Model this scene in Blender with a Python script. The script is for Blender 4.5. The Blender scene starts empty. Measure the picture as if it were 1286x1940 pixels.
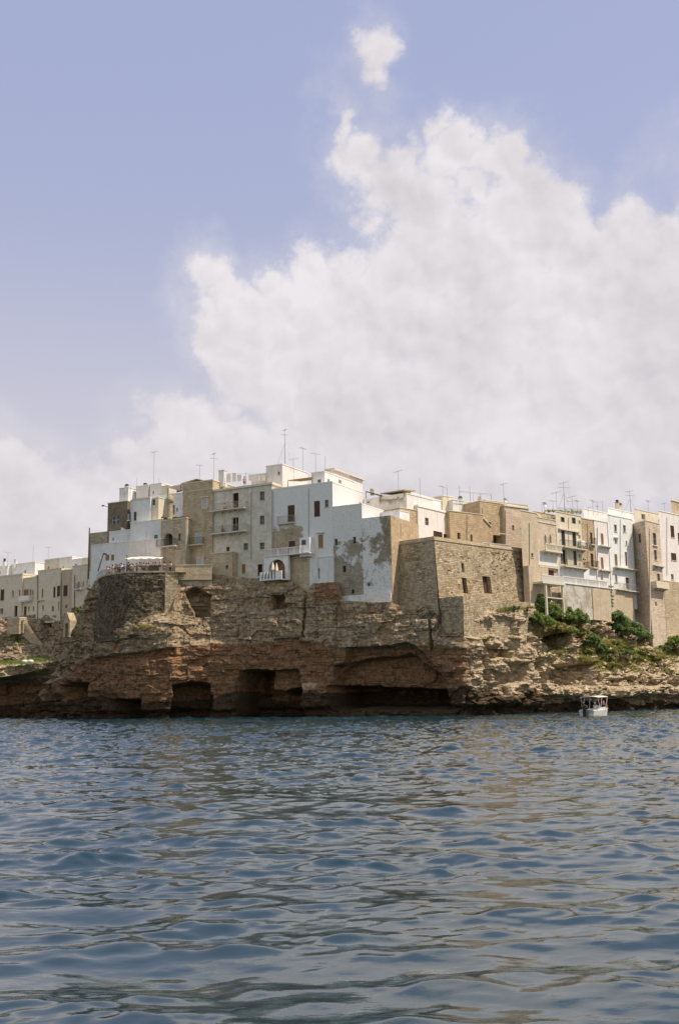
import bpy, math, random
import numpy as np
from mathutils import Vector, Matrix
random.seed(7); RNG = np.random.default_rng(11)
SC = bpy.context.scene; COL = SC.collection
R = math.radians
# ---------------------------------------------------------------- camera survey (photo is 1286 x 1940)
FPX = 2000.0; CAMZ = 2.4; PITCH = math.atan(353.5/FPX); ROLL = 0.0155
_F = np.array([0, math.cos(PITCH), math.sin(PITCH)]); _U0 = np.array([0, -math.sin(PITCH), math.cos(PITCH)]); _X = np.array([1., 0, 0])
_R = math.cos(ROLL)*_X - math.sin(ROLL)*_U0; _U = math.cos(ROLL)*_U0 + math.sin(ROLL)*_X
CAM = np.array([0, 0, CAMZ])
def ray(px, py):
    px = np.asarray(px, float); py = np.asarray(py, float)
    return _F*FPX + _R*(px-643)[..., None] - _U*(py-970)[..., None]
def P(px, py, Y):
    d = ray(px, py); return CAM + d*(np.asarray(Y, float)/d[..., 1])[..., None]
def V(p): return Vector((float(p[0]), float(p[1]), float(p[2])))
cam = bpy.data.cameras.new('camera'); camo = bpy.data.objects.new('camera', cam); COL.objects.link(camo)
cam.sensor_fit = 'HORIZONTAL'; cam.sensor_width = 24; cam.lens = FPX/1286*24; cam.clip_end = 20000; cam.clip_start = .1
m = Matrix.Identity(4)
for i in range(3): m[i][0] = _R[i]; m[i][1] = _U[i]; m[i][2] = -_F[i]; m[i][3] = CAM[i]
camo.matrix_world = m; SC.camera = camo
# ---------------------------------------------------------------- light
SUN_AZ = R(15); SUN_EL = R(56)       # azimuth measured from +X towards the camera (-Y)
sdir = Vector((math.cos(SUN_AZ)*math.cos(SUN_EL), -math.sin(SUN_AZ)*math.cos(SUN_EL), math.sin(SUN_EL)))
sl = bpy.data.lights.new('sun', 'SUN'); sl.energy = 4.3; sl.angle = R(.6); sl.color = (1, .88, .72)
so = bpy.data.objects.new('sun', sl); COL.objects.link(so); so.rotation_euler = sdir.to_track_quat('Z', 'Y').to_euler()
SC.view_settings.view_transform = 'Standard'; SC.view_settings.look = 'None'; SC.view_settings.exposure = .26; SC.view_settings.gamma = 1
SC.cycles.max_bounces = 6; SC.cycles.diffuse_bounces = 3; SC.cycles.glossy_bounces = 3; SC.cycles.transmission_bounces = 2
SC.cycles.caustics_reflective = False; SC.cycles.caustics_refractive = False
# ---------------------------------------------------------------- node helper
class NT:
    def __init__(s, tree): s.t = tree; s.n = tree.nodes; s.l = tree.links
    def node(s, typ, **kw):
        n = s.n.new(typ)
        for k, v in kw.items():
            if k.startswith('i_'):
                k = k[2:]; k = int(k) if k.isdigit() else k.replace('_', ' '); s.put(n.inputs[k], v)
            else: setattr(n, k, v)
        return n
    def put(s, sock, v):
        if isinstance(v, bpy.types.NodeSocket): s.l.new(v, sock)
        elif v is not None:
            if isinstance(v, (tuple, list)) and sock.type == 'RGBA' and len(v) == 3: v = (*v, 1)
            sock.default_value = v
    def math(s, op, a, b=None, c=None, clamp=False):
        n = s.n.new('ShaderNodeMath'); n.operation = op; n.use_clamp = clamp
        for i, v in enumerate((a, b, c)):
            if v is not None: s.put(n.inputs[i], v)
        return n.outputs[0]
    def vm(s, op, a, b=None, out=0):
        n = s.n.new('ShaderNodeVectorMath'); n.operation = op; s.put(n.inputs[0], a)
        if b is not None: s.put(n.inputs[1], b)
        return n.outputs[out]
    def mix(s, f, a, b, mode='MIX'):
        n = s.n.new('ShaderNodeMix'); n.data_type = 'RGBA'; n.blend_type = mode
        s.put(n.inputs[0], f); s.put(n.inputs[6], a); s.put(n.inputs[7], b); return n.outputs[2]
    def ss(s, v, a, b, lo=0., hi=1.):
        n = s.n.new('ShaderNodeMapRange'); n.interpolation_type = 'SMOOTHSTEP'
        for i, x in enumerate((v, a, b, lo, hi)): s.put(n.inputs[i], x)
        return n.outputs[0]
    def noise(s, vec, scale, detail=4, rough=.55, off=None, out=0, dist=0):
        if off is not None: vec = s.vm('ADD', vec, (off, off*.7, off*1.3))
        n = s.n.new('ShaderNodeTexNoise'); s.put(n.inputs['Vector'], vec); s.put(n.inputs['Scale'], scale)
        n.inputs['Detail'].default_value = detail; n.inputs['Roughness'].default_value = rough; n.inputs['Distortion'].default_value = dist
        return n.outputs[out]
def newmat(name):
    m = bpy.data.materials.new(name); m.use_nodes = True; t = NT(m.node_tree)
    b = t.n['Principled BSDF']; return m, t, b
# ---------------------------------------------------------------- sky (world)
w = bpy.data.worlds.new('World'); SC.world = w; w.use_nodes = True
t = NT(w.node_tree); bg = t.n['Background']
sky = t.node('ShaderNodeTexSky', sky_type='NISHITA', sun_disc=False, sun_elevation=SUN_EL, sun_rotation=math.pi/2+SUN_AZ, air_density=1.1, dust_density=1.6, ozone_density=1.5)
tc = t.node('ShaderNodeTexCoord').outputs['Generated']
sep = t.node('ShaderNodeSeparateXYZ', i_Vector=tc)
az = t.math('ARCTAN2', sep.outputs[0], sep.outputs[1]); el = t.math('ARCSINE', sep.outputs[2])
p0 = t.node('ShaderNodeCombineXYZ', i_X=az, i_Y=el).outputs[0]
warp = t.noise(tc, 16, 6, .62, out=1)
warp2 = t.noise(tc, 70, 4, .6, off=9, out=1)
pw = t.vm('ADD', p0, t.vm('MULTIPLY', t.vm('SUBTRACT', warp, (.5, .5, .5)), (.075, .065, 0)))
pw = t.vm('ADD', pw, t.vm('MULTIPLY', t.vm('SUBTRACT', warp2, (.5, .5, .5)), (.02, .02, 0)))
BL = [(400, 520, 52, 52), (420, 610, 80, 90), (520, 545, 48, 50), (470, 660, 110, 130), (600, 525, 62, 62), (655, 500, 62, 48), (620, 650, 170, 150),
      (652, 245, 36, 58), (690, 305, 84, 54), (750, 350, 100, 66), (775, 300, 50, 36), (810, 400, 100, 80), (826, 250, 34, 34), (870, 300, 75, 58), (935, 290, 72, 56),
      (985, 340, 80, 60), (1000, 430, 130, 110), (1070, 400, 66, 60), (1110, 480, 90, 80), (850, 540, 200, 160), (1195, 415, 62, 58), (1262, 450, 60, 55),
      (1240, 580, 160, 150), (1000, 680, 280, 190), (760, 780, 330, 130), (1180, 800, 300, 170), (350, 790, 110, 60), (270, 860, 80, 50), (20, 900, 120, 75),
      (60, 1010, 260, 100), (150, 960, 300, 80), (330, 900, 200, 60), (714, 92, 42, 58), (716, 150, 28, 40), (900, 350, 60, 50), (1480, 650, 280, 330), (700, 940, 600, 90), (705, 420, 42, 34), (450, 860, 220, 70)]
def azel(px, py):
    d = ray(px, py); d = d/np.linalg.norm(d); return math.atan2(d[0], d[1]), math.asin(d[2])
f = None
for (bx, by, rx, ry) in BL:
    a, e = azel(bx, by)
    q = t.vm('MULTIPLY', t.vm('SUBTRACT', pw, (a, e, 0)), (FPX/rx, FPX/ry, 0))
    v = t.math('SUBTRACT', 1.0, t.vm('LENGTH', q, out=1))
    k = min(rx, ry)/60.0
    v = t.math('MULTIPLY', v, min(k, 2.4))
    if f is None: f = v
    else: f = t.node('ShaderNodeMath', operation='SMOOTH_MAX', i_0=f, i_1=v, i_2=.12).outputs[0]
def billow(v):
    vo = t.node('ShaderNodeTexVoronoi', feature='F1', i_Vector=v, i_Scale=15.0); vo.normalize = True
    vo.inputs['Detail'].default_value = 2.0; vo.inputs['Roughness'].default_value = .52; vo.inputs['Lacunarity'].default_value = 2.3
    return t.math('SUBTRACT', 1., t.math('MULTIPLY', vo.outputs['Distance'], 1.6))
twp = t.vm('ADD', tc, t.vm('MULTIPLY', t.vm('SUBTRACT', t.noise(tc, 34, 4, .6, off=6, out=1), (.5, .5, .5)), (.028, .028, .028)))
bl0 = billow(twp); bl1 = billow(t.vm('ADD', twp, (.0075, -.002, .0105)))
n1 = t.noise(tc, 26, 9, .64, off=3); n1b = t.noise(t.vm('ADD', tc, (.0065, -.002, .0085)), 26, 6, .6, off=3)
nl = t.noise(tc, 6, 4, .5, off=5)
n1 = t.math('ADD', t.math('MULTIPLY', n1, .55), t.math('MULTIPLY', bl0, .42))
dens = t.math('ADD', f, t.math('MULTIPLY', t.math('SUBTRACT', n1, .52), 1.4))
mask = t.ss(dens, -.22, .46)
veil = t.math('MULTIPLY', t.ss(t.math('ADD', f, t.math('MULTIPLY', t.math('SUBTRACT', t.noise(tc, 11, 8, .62, off=31), .5), 3.2)), -1.0, .9), .45)
mask = t.math('MAXIMUM', mask, veil)
# scattered cloud over the rest of the sky (behind and beside the camera)
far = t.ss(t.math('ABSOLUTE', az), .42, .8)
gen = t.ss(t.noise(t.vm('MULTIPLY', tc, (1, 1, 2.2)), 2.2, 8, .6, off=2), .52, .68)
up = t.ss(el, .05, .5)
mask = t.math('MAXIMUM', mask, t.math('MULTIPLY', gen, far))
relief = t.math('SUBTRACT', bl0, bl1)
br = t.math('ADD', t.math('MULTIPLY', relief, 1.25), t.math('ADD', t.math('MULTIPLY', t.math('SUBTRACT', nl, .5), 1.5), .46))
edge = t.ss(dens, .2, 1.3, .22, 0.)
br = t.math('ADD', br, edge, clamp=True)
low = t.ss(el, .10, .50, .25, 1.)
br = t.math('MULTIPLY', br, t.math('ADD', t.math('MULTIPLY', low, .35), .65))
ccol = t.mix(br, (.515, .49, .52), (.725, .69, .71))
skyc = t.vm('MULTIPLY', sky.outputs[0], (.142, .112, .118))
skyc = t.mix(.72, skyc, t.mix(t.ss(el, .12, .62), (.49, .49, .58), (.37, .415, .60)))
skyc = t.mix(t.ss(el, .75, 1.35, 0, .8), skyc, (.10, .17, .38))
hz = t.ss(el, .10, .46, .95, 0.)
skyc = t.mix(hz, skyc, (.54, .515, .565))
colr = t.mix(mask, skyc, ccol)
# warm brightening added to the unseen sky behind the camera to lift shaded walls
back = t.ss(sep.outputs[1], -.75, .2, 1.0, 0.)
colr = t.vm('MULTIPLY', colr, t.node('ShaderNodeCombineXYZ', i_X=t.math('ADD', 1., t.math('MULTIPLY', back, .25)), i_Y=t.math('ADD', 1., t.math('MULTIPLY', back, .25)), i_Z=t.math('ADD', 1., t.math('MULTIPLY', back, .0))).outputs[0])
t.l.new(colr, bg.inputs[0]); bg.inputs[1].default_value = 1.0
# ---------------------------------------------------------------- numpy noise
def _h(ix, iy, iz, seed):
    h = (ix.astype(np.int64)*374761393 + iy.astype(np.int64)*668265263 + iz.astype(np.int64)*2147483647 + seed*1274126177) & 0xffffffff
    h = ((h ^ (h >> 13))*1274126177) & 0xffffffff; h = h ^ (h >> 16)
    return (h & 0xffffff)/float(0xffffff)
def vnoise(x, y, z, seed=0):
    ix, iy, iz = np.floor(x), np.floor(y), np.floor(z); fx, fy, fz = x-ix, y-iy, z-iz
    fx, fy, fz = [q*q*(3-2*q) for q in (fx, fy, fz)]; o = 0
    for dx in (0, 1):
        for dy in (0, 1):
            for dz in (0, 1):
                wgt = (fx if dx else 1-fx)*(fy if dy else 1-fy)*(fz if dz else 1-fz)
                o = o + wgt*_h(ix+dx, iy+dy, iz+dz, seed)
    return o*2-1
def fbm(x, y, z, oct=4, seed=0, gain=.5):
    a, o = 1., 0
    for k in range(oct):
        o = o + a*vnoise(x, y, z, seed+k); x = x*2.03; y = y*2.03; z = z*2.03; a *= gain
    return o
def ssn(x, a, b):
    q = np.clip((x-a)/(b-a), 0, 1); return q*q*(3-2*q)
# ---------------------------------------------------------------- object helpers
def setp(o, label=None, cat=None, group=None, kind=None):
    if label: o['label'] = label
    if cat: o['category'] = cat
    if group: o['group'] = group
    if kind: o['kind'] = kind
    return o
class MB:
    def __init__(s): s.v = []; s.f = []; s.uv = []
    def poly(s, pts, uv=None):
        n = len(s.v); s.v += [tuple(map(float, p)) for p in pts]; s.f.append(tuple(range(n, n+len(pts))))
        if uv is None:
            a = np.array(pts[0], float); nrm = np.zeros(3)
            for i in range(1, len(pts)-1): nrm = nrm + np.cross(np.array(pts[i], float)-a, np.array(pts[i+1], float)-a)
            l = np.linalg.norm(nrm[:2])
            if l > .5*abs(nrm[2]): tx, ty = -nrm[1]/l, nrm[0]/l; uv = [(p[0]*tx+p[1]*ty, p[2]) for p in pts]
            else: uv = [(p[0], p[1]) for p in pts]
        s.uv += uv
    def hexa(s, c, uv=None):   # c: 8 corners, bottom 4 ccw then top 4
        for q in ((0, 3, 2, 1), (4, 5, 6, 7), (0, 1, 5, 4), (1, 2, 6, 5), (2, 3, 7, 6), (3, 0, 4, 7)): s.poly([c[i] for i in q])
    def box(s, x0, x1, y0, y1, z0, z1): s.hexa([(x0, y0, z0), (x1, y0, z0), (x1, y1, z0), (x0, y1, z0), (x0, y0, z1), (x1, y0, z1), (x1, y1, z1), (x0, y1, z1)])
    def tube(s, a, b, r, r2=None, n=6, cap=True):
        a = np.array(a, float); b = np.array(b, float); d = b-a; L = np.linalg.norm(d)
        if L < 1e-6: return
        d /= L; u = np.cross(d, (0, 0, 1.)); 
        if np.linalg.norm(u) < 1e-3: u = np.array([1., 0, 0])
        u /= np.linalg.norm(u); w_ = np.cross(d, u); r2 = r if r2 is None else r2
        ra = [a+r*(math.cos(k*2*math.pi/n)*u+math.sin(k*2*math.pi/n)*w_) for k in range(n)]
        rb = [b+r2*(math.cos(k*2*math.pi/n)*u+math.sin(k*2*math.pi/n)*w_) for k in range(n)]
        for k in range(n): s.poly([ra[k], ra[(k+1) % n], rb[(k+1) % n], rb[k]])
        if cap: s.poly(ra[::-1]); s.poly(rb)
    def lathe(s, c, prof, n=12, sx=1, sy=1):
        c = np.array(c, float)
        rings = [[c+np.array([r*sx*math.cos(k*2*math.pi/n), r*sy*math.sin(k*2*math.pi/n), z]) for k in range(n)] for r, z in prof]
        for i in range(len(rings)-1):
            for k in range(n): s.poly([rings[i][k], rings[i][(k+1) % n], rings[i+1][(k+1) % n], rings[i+1][k]])
        s.poly(rings[0][::-1]); s.poly(rings[-1])
    def build(s, name, mat, parent=None, smooth=False, loc=None, merge=False):
        me = bpy.data.meshes.new(name); off = np.zeros(3)
        if parent is not None: off = np.array(parent.get('_w', (0, 0, 0)) if '_w' in parent else (0, 0, 0), float)
        if loc is not None: off = np.array(loc, float)
        vv = np.array(s.v, float).reshape(-1, 3) - off
        me.from_pydata(vv.tolist(), [], s.f); uvl = me.uv_layers.new(name='UVMap'); uvl.data.foreach_set('uv', np.array(s.uv, np.float32).ravel())
        if merge or smooth:
            import bmesh
            bm = bmesh.new(); bm.from_mesh(me); bmesh.ops.remove_doubles(bm, verts=bm.verts, dist=1e-4); bm.to_mesh(me); bm.free()
        if smooth: me.polygons.foreach_set('use_smooth', [True]*len(me.polygons))
        me.materials.append(mat); me.update()
        o = bpy.data.objects.new(name, me); COL.objects.link(o)
        if parent is not None: o.parent = parent
        elif loc is not None: o.location = loc
        WORLD[o.name] = off
        return o
WORLD = {}
class Root:
    """a thing: Empty at its base; parts are built in world coordinates and stored relative to it"""
    def __init__(s, name, loc, label, cat, group=None):
        s.o = bpy.data.objects.new(name, None); COL.objects.link(s.o); s.loc = np.array(loc, float); s.o.location = V(loc); s.o.empty_display_size = .3
        setp(s.o, label, cat, group)
    def part(s, mb, name, mat, parent=None, smooth=False, label=None):
        o = mb.build(name, mat, None, smooth, loc=s.loc); o.location = (0, 0, 0); o.parent = parent if parent else s.o
        if label: o['label'] = label
        return o
def single(mb, name, mat, loc, label, cat, group=None, smooth=False, kind=None):
    o = mb.build(name, mat, None, smooth, loc=loc); o.location = V(loc); setp(o, label, cat, group, kind); return o
def grid_mesh(name, X, Y, Z, mat, attrs=None, smooth=True):
    nr, nc = X.shape; co = np.stack([X, Y, Z], -1).reshape(-1, 3)
    i = np.arange(nr*nc).reshape(nr, nc); q = np.stack([i[:-1, :-1], i[:-1, 1:], i[1:, 1:], i[1:, :-1]], -1).reshape(-1, 4)
    me = bpy.data.meshes.new(name); me.vertices.add(len(co)); me.vertices.foreach_set('co', co.ravel())
    me.loops.add(q.size); me.loops.foreach_set('vertex_index', q.ravel().astype(np.int32))
    me.polygons.add(len(q)); me.polygons.foreach_set('loop_start', np.arange(0, q.size, 4, dtype=np.int32)); 
    me.update(calc_edges=True)
    me.polygons.foreach_set('use_smooth', [smooth]*len(q))
    for k, a in (attrs or {}).items():
        at = me.attributes.new(k, 'FLOAT', 'POINT'); at.data.foreach_set('value', np.asarray(a, np.float32).ravel())
    me.materials.append(mat); o = bpy.data.objects.new(name, me); COL.objects.link(o); return o
# ================================================================ materials
def plain(name, col, rough=.7, metal=0, spec=.3, bump=0, var=.12):
    m, t, b = newmat(name); pos = t.node('ShaderNodeNewGeometry').outputs['Position']
    n = t.noise(pos, 3.1, 4); f = t.math('ADD', 1-var, t.math('MULTIPLY', n, 2*var))
    c = t.mix(1, col, t.node('ShaderNodeCombineColor', i_0=f, i_1=f, i_2=f).outputs[0], 'MULTIPLY')
    t.put(b.inputs['Base Color'], c); b.inputs['Roughness'].default_value = rough; b.inputs['Metallic'].default_value = metal
    b.inputs['Specular IOR Level'].default_value = spec
    return m
def masonry(name, base, dark, bw=.55, bh=.28, mortar=.03, mcol=None, var=.5, stain=.5, sdark=(.10, .085, .06), patch=None, pthr=.5, pscale=.35, bump=.35, blotch=0, seed=0, brick=True, pores=.0, zone=None):
    m, t, b = newmat(name); pos = t.node('ShaderNodeNewGeometry').outputs['Position']; uv = t.node('ShaderNodeUVMap').outputs[0]
    n1 = t.noise(pos, 1.3, 6, .6, off=seed); n2 = t.noise(pos, 6.5, 5, .65, off=seed+3)
    col = t.mix(t.ss(n1, .3, .7), base, dark); h = n2
    if brick:
        wv = t.vm('ADD', uv, t.vm('MULTIPLY', t.noise(pos, 1.1, 3, off=seed+1, out=1), (.30, .22, 0)))
        bt = t.node('ShaderNodeTexBrick', i_Vector=wv, i_Scale=1.0); bt.inputs['Brick Width'].default_value = bw; bt.inputs['Row Height'].default_value = bh
        bt.inputs['Mortar Size'].default_value = mortar; bt.inputs['Mortar Smooth'].default_value = .6; bt.inputs['Bias'].default_value = 0
        bt.inputs['Color1'].default_value = (1-var*.75, 1-var*.8, 1-var*.9, 1); bt.inputs['Color2'].default_value = (1+var*.35, 1+var*.33, 1+var*.28, 1)
        bt.inputs['Mortar'].default_value = (*(mcol or (.55, .5, .45)), 1)
        fade = t.ss(t.noise(pos, .45, 3, off=seed+7), .35, .6, .35, 1.)
        col = t.mix(1, col, t.mix(fade, (1, 1, 1), bt.outputs[0]), 'MULTIPLY')
        h = t.math('SUBTRACT', t.math('MULTIPLY', n2, .6), t.math('MULTIPLY', bt.outputs[1], .9))
    col = t.mix(t.ss(n2, .35, .75, 0, .28), col, dark)
    # rain streaks and weathering
    st = t.noise(t.vm('MULTIPLY', pos, (2.2, 2.2, .22)), 1.0, 6, .62, off=seed+5)
    col = t.mix(t.math('MULTIPLY', t.ss(st, .52, .74), stain), col, sdark)
    if blotch:
        bl = t.noise(pos, 2.6, 7, .72, off=seed+11); col = t.mix(t.math('MULTIPLY', t.ss(bl, .44, .60), blotch), col, sdark)
    if patch:
        pn = t.math('ADD', t.noise(pos, pscale, 8, .68, off=seed+2), t.math('MULTIPLY', t.math('SUBTRACT', n2, .5), .12))
        pm = t.ss(pn, pthr-.02, pthr+.03)
        if zone: sp = t.node('ShaderNodeSeparateXYZ', i_Vector=pos); wob = t.math('MULTIPLY', t.math('SUBTRACT', n1, .5), 3.); pm = t.math('MAXIMUM', pm, t.ss(t.math('ADD', sp.outputs[2], wob), zone[1]-.15, zone[1]+.15)); pm = t.math('MAXIMUM', pm, t.ss(t.math('ADD', sp.outputs[0], wob), zone[0]-.15, zone[0]+.15))
        col = t.mix(pm, col, t.mix(t.ss(n2, .3, .7), patch, tuple(x*.82 for x in patch)))
        h = t.mix(pm, h, t.math('ADD', t.math('MULTIPLY', n2, .3), .45))
    if pores:
        pn = t.noise(pos, 5.5, 6, .75, off=seed+8); col = t.mix(t.math('MULTIPLY', t.ss(pn, .55, .63), pores), col, sdark)
    bp = t.node('ShaderNodeBump', i_Height=h); bp.inputs['Strength'].default_value = bump; bp.inputs['Distance'].default_value = .12
    t.l.new(bp.outputs[0], b.inputs['Normal']); t.put(b.inputs['Base Color'], col); b.inputs['Roughness'].default_value = .93; b.inputs['Specular IOR Level'].default_value = .15
    return m
def plaster(name, base, dark, stain=.4, sdark=(.34, .31, .27), bump=.15, seed=0, pores=0, patch=None, pthr=.6, blotch=0):
    return masonry(name, base, dark, brick=False, stain=stain, sdark=sdark, bump=bump, seed=seed, pores=pores, patch=patch, pthr=pthr, blotch=blotch)
M = {}
M['white'] = plaster('limewash_white', (.80, .80, .79), (.64, .65, .64), seed=1)
M['white2'] = plaster('limewash_white_worn', (.74, .73, .70), (.62, .61, .58), stain=.4, seed=2)
M['bluewhite'] = plaster('limewash_bluish', (.71, .715, .70), (.62, .63, .62), seed=3, stain=.4)
M['pinkwhite'] = plaster('limewash_pinkish', (.78, .73, .70), (.69, .64, .60), seed=4, stain=.4)
M['cream'] = plaster('cream_render', (.70, .63, .50), (.60, .53, .41), seed=5, stain=.35)
M['sand'] = masonry('sand_render', (.58, .485, .36), (.49, .40, .29), .5, .25, var=.14, mortar=.015, mcol=(.8, .78, .75), seed=6, stain=.4, pores=.25, bump=.25)
M['peel'] = masonry('peeling_limewash', (.42, .37, .28), (.30, .26, .20), .5, .26, var=.3, stain=.35, patch=(.74, .75, .73), pthr=.46, pscale=.22, seed=12, blotch=.25, pores=.65, bump=.5)
M['peelb'] = masonry('half_bare_limewash', (.42, .38, .30), (.32, .28, .22), .5, .26, var=.25, stain=.3, patch=(.70, .71, .69), pthr=.56, pscale=.25, seed=13, blotch=.2, pores=.4, bump=.4, zone=(999, 23.5))
M['peel2'] = masonry('half_plastered_stone', (.46, .40, .30), (.36, .31, .23), .5, .26, var=.3, stain=.3, patch=(.72, .725, .71), pthr=.9, pscale=.18, seed=31, bump=.3, zone=(-5.2, 26.3))
M['stone'] = masonry('grey_limestone_blocks', (.52, .46, .355), (.41, .36, .27), .62, .30, var=.35, stain=.4, seed=14, bump=.45)
M['stonelight'] = masonry('pale_limestone_blocks', (.68, .65, .56), (.54, .51, .43), .6, .3, var=.22, mortar=.02, mcol=(.75, .72, .68), stain=.32, seed=15, bump=.3)
M['stonewarm'] = masonry('warm_limestone_blocks', (.56, .465, .33), (.45, .37, .255), .62, .30, var=.35, stain=.35, seed=16, bump=.45)
M['ochre'] = masonry('ochre_tufa_blocks', (.56, .44, .295), (.45, .345, .225), .55, .28, var=.3, stain=.22, sdark=(.3, .22, .12), seed=17, bump=.4)
M['brickpale'] = masonry('pale_pink_blocks', (.68, .57, .46), (.56, .46, .36), .55, .26, var=.38, stain=.15, mcol=(.6, .5, .42), seed=18, bump=.45)
M['bastion'] = masonry('fortress_blocks', (.66, .555, .40), (.50, .415, .29), .46, .23, mortar=.03, var=.75, stain=.6, sdark=(.17, .13, .08), seed=19, bump=1., blotch=.5, pores=.6, mcol=(.45, .38, .3))
M['lichen'] = masonry('lichened_wall', (.25, .205, .14), (.15, .12, .08), .5, .27, mortar=.03, var=.35, stain=.7, sdark=(.045, .038, .026), seed=20, bump=.9, blotch=.95, pores=.7, mcol=(.6, .55, .5))
M['darkstone'] = masonry('dark_stone_blocks', (.27, .225, .16), (.20, .165, .12), .5, .25, var=.4, stain=.4, seed=21, bump=.4)
M['greyrender'] = plaster('grey_render', (.45, .40, .31), (.33, .28, .21), seed=22, stain=.75, sdark=(.17, .13, .09), patch=(.58, .56, .50), pthr=.5, pores=.4)
M['glass'] = plain('window_glass', (.035, .04, .045), .12, spec=.5)
M['dark'] = plain('dark_opening', (.018, .014, .011), .9)
M['dim'] = plain('dim_interior', (.08, .055, .035), .9)
M['brown'] = plain('brown_shutter_paint', (.085, .043, .028), .6)
M['tan'] = plain('tan_wood', (.30, .18, .09), .7)
M['green'] = plain('green_shutter_paint', (.12, .22, .10), .6)
M['darkgreen'] = plain('dark_green_paint', (.045, .055, .045), .6)
M['paleblue'] = plain('pale_blue_paint', (.47, .52, .52), .6)
M['whitepaint'] = plain('white_paint', (.75, .75, .72), .5)
M['greyframe'] = plain('grey_frame_paint', (.34, .33, .30), .6)
M['iron'] = plain('wrought_iron', (.06, .055, .05), .5, metal=.3)
M['alu'] = plain('aerial_metal', (.30, .29, .28), .45, metal=.5)
M['coping'] = plain('stone_coping', (.62, .56, .44), .9, var=.2)
M['copingw'] = plain('white_coping', (.76, .74, .68), .9, var=.1)
M['slab'] = plain('balcony_slab', (.60, .56, .46), .9, var=.2)
M['straw'] = plain('reed_awning', (.42, .31, .16), .95, var=.25)
M['canvas'] = plain('cream_canvas', (.80, .72, .60), .9, var=.06)
M['terracotta'] = plain('terracotta', (.36, .15, .08), .85)
M['skin'] = plain('skin', (.36, .22, .155), .6, var=.05)
M['hair'] = plain('dark_hair', (.03, .02, .015), .7)
for nm, c in dict(c_white=(.72, .70, .68), c_black=(.03, .03, .035), c_blue=(.08, .13, .28), c_red=(.45, .06, .05), c_beige=(.45, .36, .25), c_grey=(.22, .22, .23), c_denim=(.10, .15, .24), c_pink=(.6, .32, .3), c_khaki=(.25, .2, .12), c_green=(.1, .2, .12)).items():
    M[nm] = plain('cloth_'+nm[2:], c, .9)
# rock -----------------------------------------------------------
def rockmat(name, sunny=False):
    m, t, b = newmat(name); pos = t.node('ShaderNodeNewGeometry').outputs['Position']
    red = t.node('ShaderNodeAttribute', attribute_name='red').outputs['Fac']; wet = t.node('ShaderNodeAttribute', attribute_name='wet').outputs['Fac']
    pale = t.node('ShaderNodeAttribute', attribute_name='pale').outputs['Fac']
    n1 = t.noise(pos, .35, 5, .6, off=2); n2 = t.noise(pos, 1.7, 7, .68, off=4); n3 = t.noise(pos, 7, 6, .7, off=6)
    strk = t.noise(t.vm('MULTIPLY', pos, (1.3, 1.3, .16)), 1.0, 7, .66, off=8)
    strata = t.noise(t.vm('MULTIPLY', pos, (.22, .22, 2.6)), 1.0, 6, .66, off=12)
    a = t.mix(t.ss(n2, .36, .62), (.59, .475, .325), (.30, .22, .14))
    a = t.mix(t.ss(strata, .5, .66, 0, .6), a, (.20, .145, .09))
    a = t.mix(t.ss(n1, .5, .7, 0, .5), a, (.42, .24, .11))
    r = t.mix(t.ss(n2, .3, .7), (.42, .24, .13), (.20, .115, .065))
    r = t.mix(t.ss(strk, .5, .68, 0, .75), r, (.44, .30, .17))
    r = t.mix(t.ss(t.noise(pos, .8, 6, .65, off=21), .56, .68, 0, .8), r, (.40, .16, .055))
    r = t.mix(t.ss(strata, .55, .7, 0, .6), r, (.09, .055, .035))
    c = t.mix(t.ss(t.math('ADD', red, t.math('MULTIPLY', t.math('SUBTRACT', n1, .5), 1.4)), .35, .65), a, r)
    pm = t.ss(t.math('ADD', pale, t.math('MULTIPLY', t.math('SUBTRACT', n2, .5), 1.5)), .4, .75)
    c = t.mix(pm, c, t.mix(t.ss(n3, .35, .65), (.72, .60, .42), (.44, .33, .20)))  # pale also paints the sunlit tone of the right-hand rock into the colour
    c = t.mix(t.ss(strk, .55, .68, 0, .8), c, (.10, .072, .048))
    c = t.mix(t.ss(n3, .52, .68, 0, .55), c, (.11, .08, .055))
    c = t.mix(t.ss(t.math('ADD', wet, t.math('MULTIPLY', t.math('SUBTRACT', n2, .5), .7)), .35, .6), c, t.mix(t.ss(n3, .4, .6), (.06, .042, .025), (.13, .085, .048)))
    h = t.math('ADD', t.math('MULTIPLY', n2, .8), t.math('MULTIPLY', n3, .5)); h = t.math('ADD', h, t.math('MULTIPLY', strata, .25))
    vr = t.node('ShaderNodeTexVoronoi', feature='DISTANCE_TO_EDGE', i_Vector=t.vm('ADD', t.vm('MULTIPLY', pos, (.42, .42, .62)), t.vm('MULTIPLY', t.noise(pos, .9, 5, out=1), (.9, .9, .9))))
    crk = t.ss(vr.outputs['Distance'], .0, .03); c = t.mix(t.math('MULTIPLY', t.math('SUBTRACT', 1., crk), .7), c, (.06, .043, .03))
    h = t.math('ADD', h, t.math('MULTIPLY', crk, .5))
    bp = t.node('ShaderNodeBump', i_Height=h); bp.inputs['Strength'].default_value = .9; bp.inputs['Distance'].default_value = .35
    t.l.new(bp.outputs[0], b.inputs['Normal']); t.put(b.inputs['Base Color'], c); b.inputs['Roughness'].default_value = .9; b.inputs['Specular IOR Level'].default_value = .2
    return m
M['rock'] = rockmat('limestone_cliff')
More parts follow.
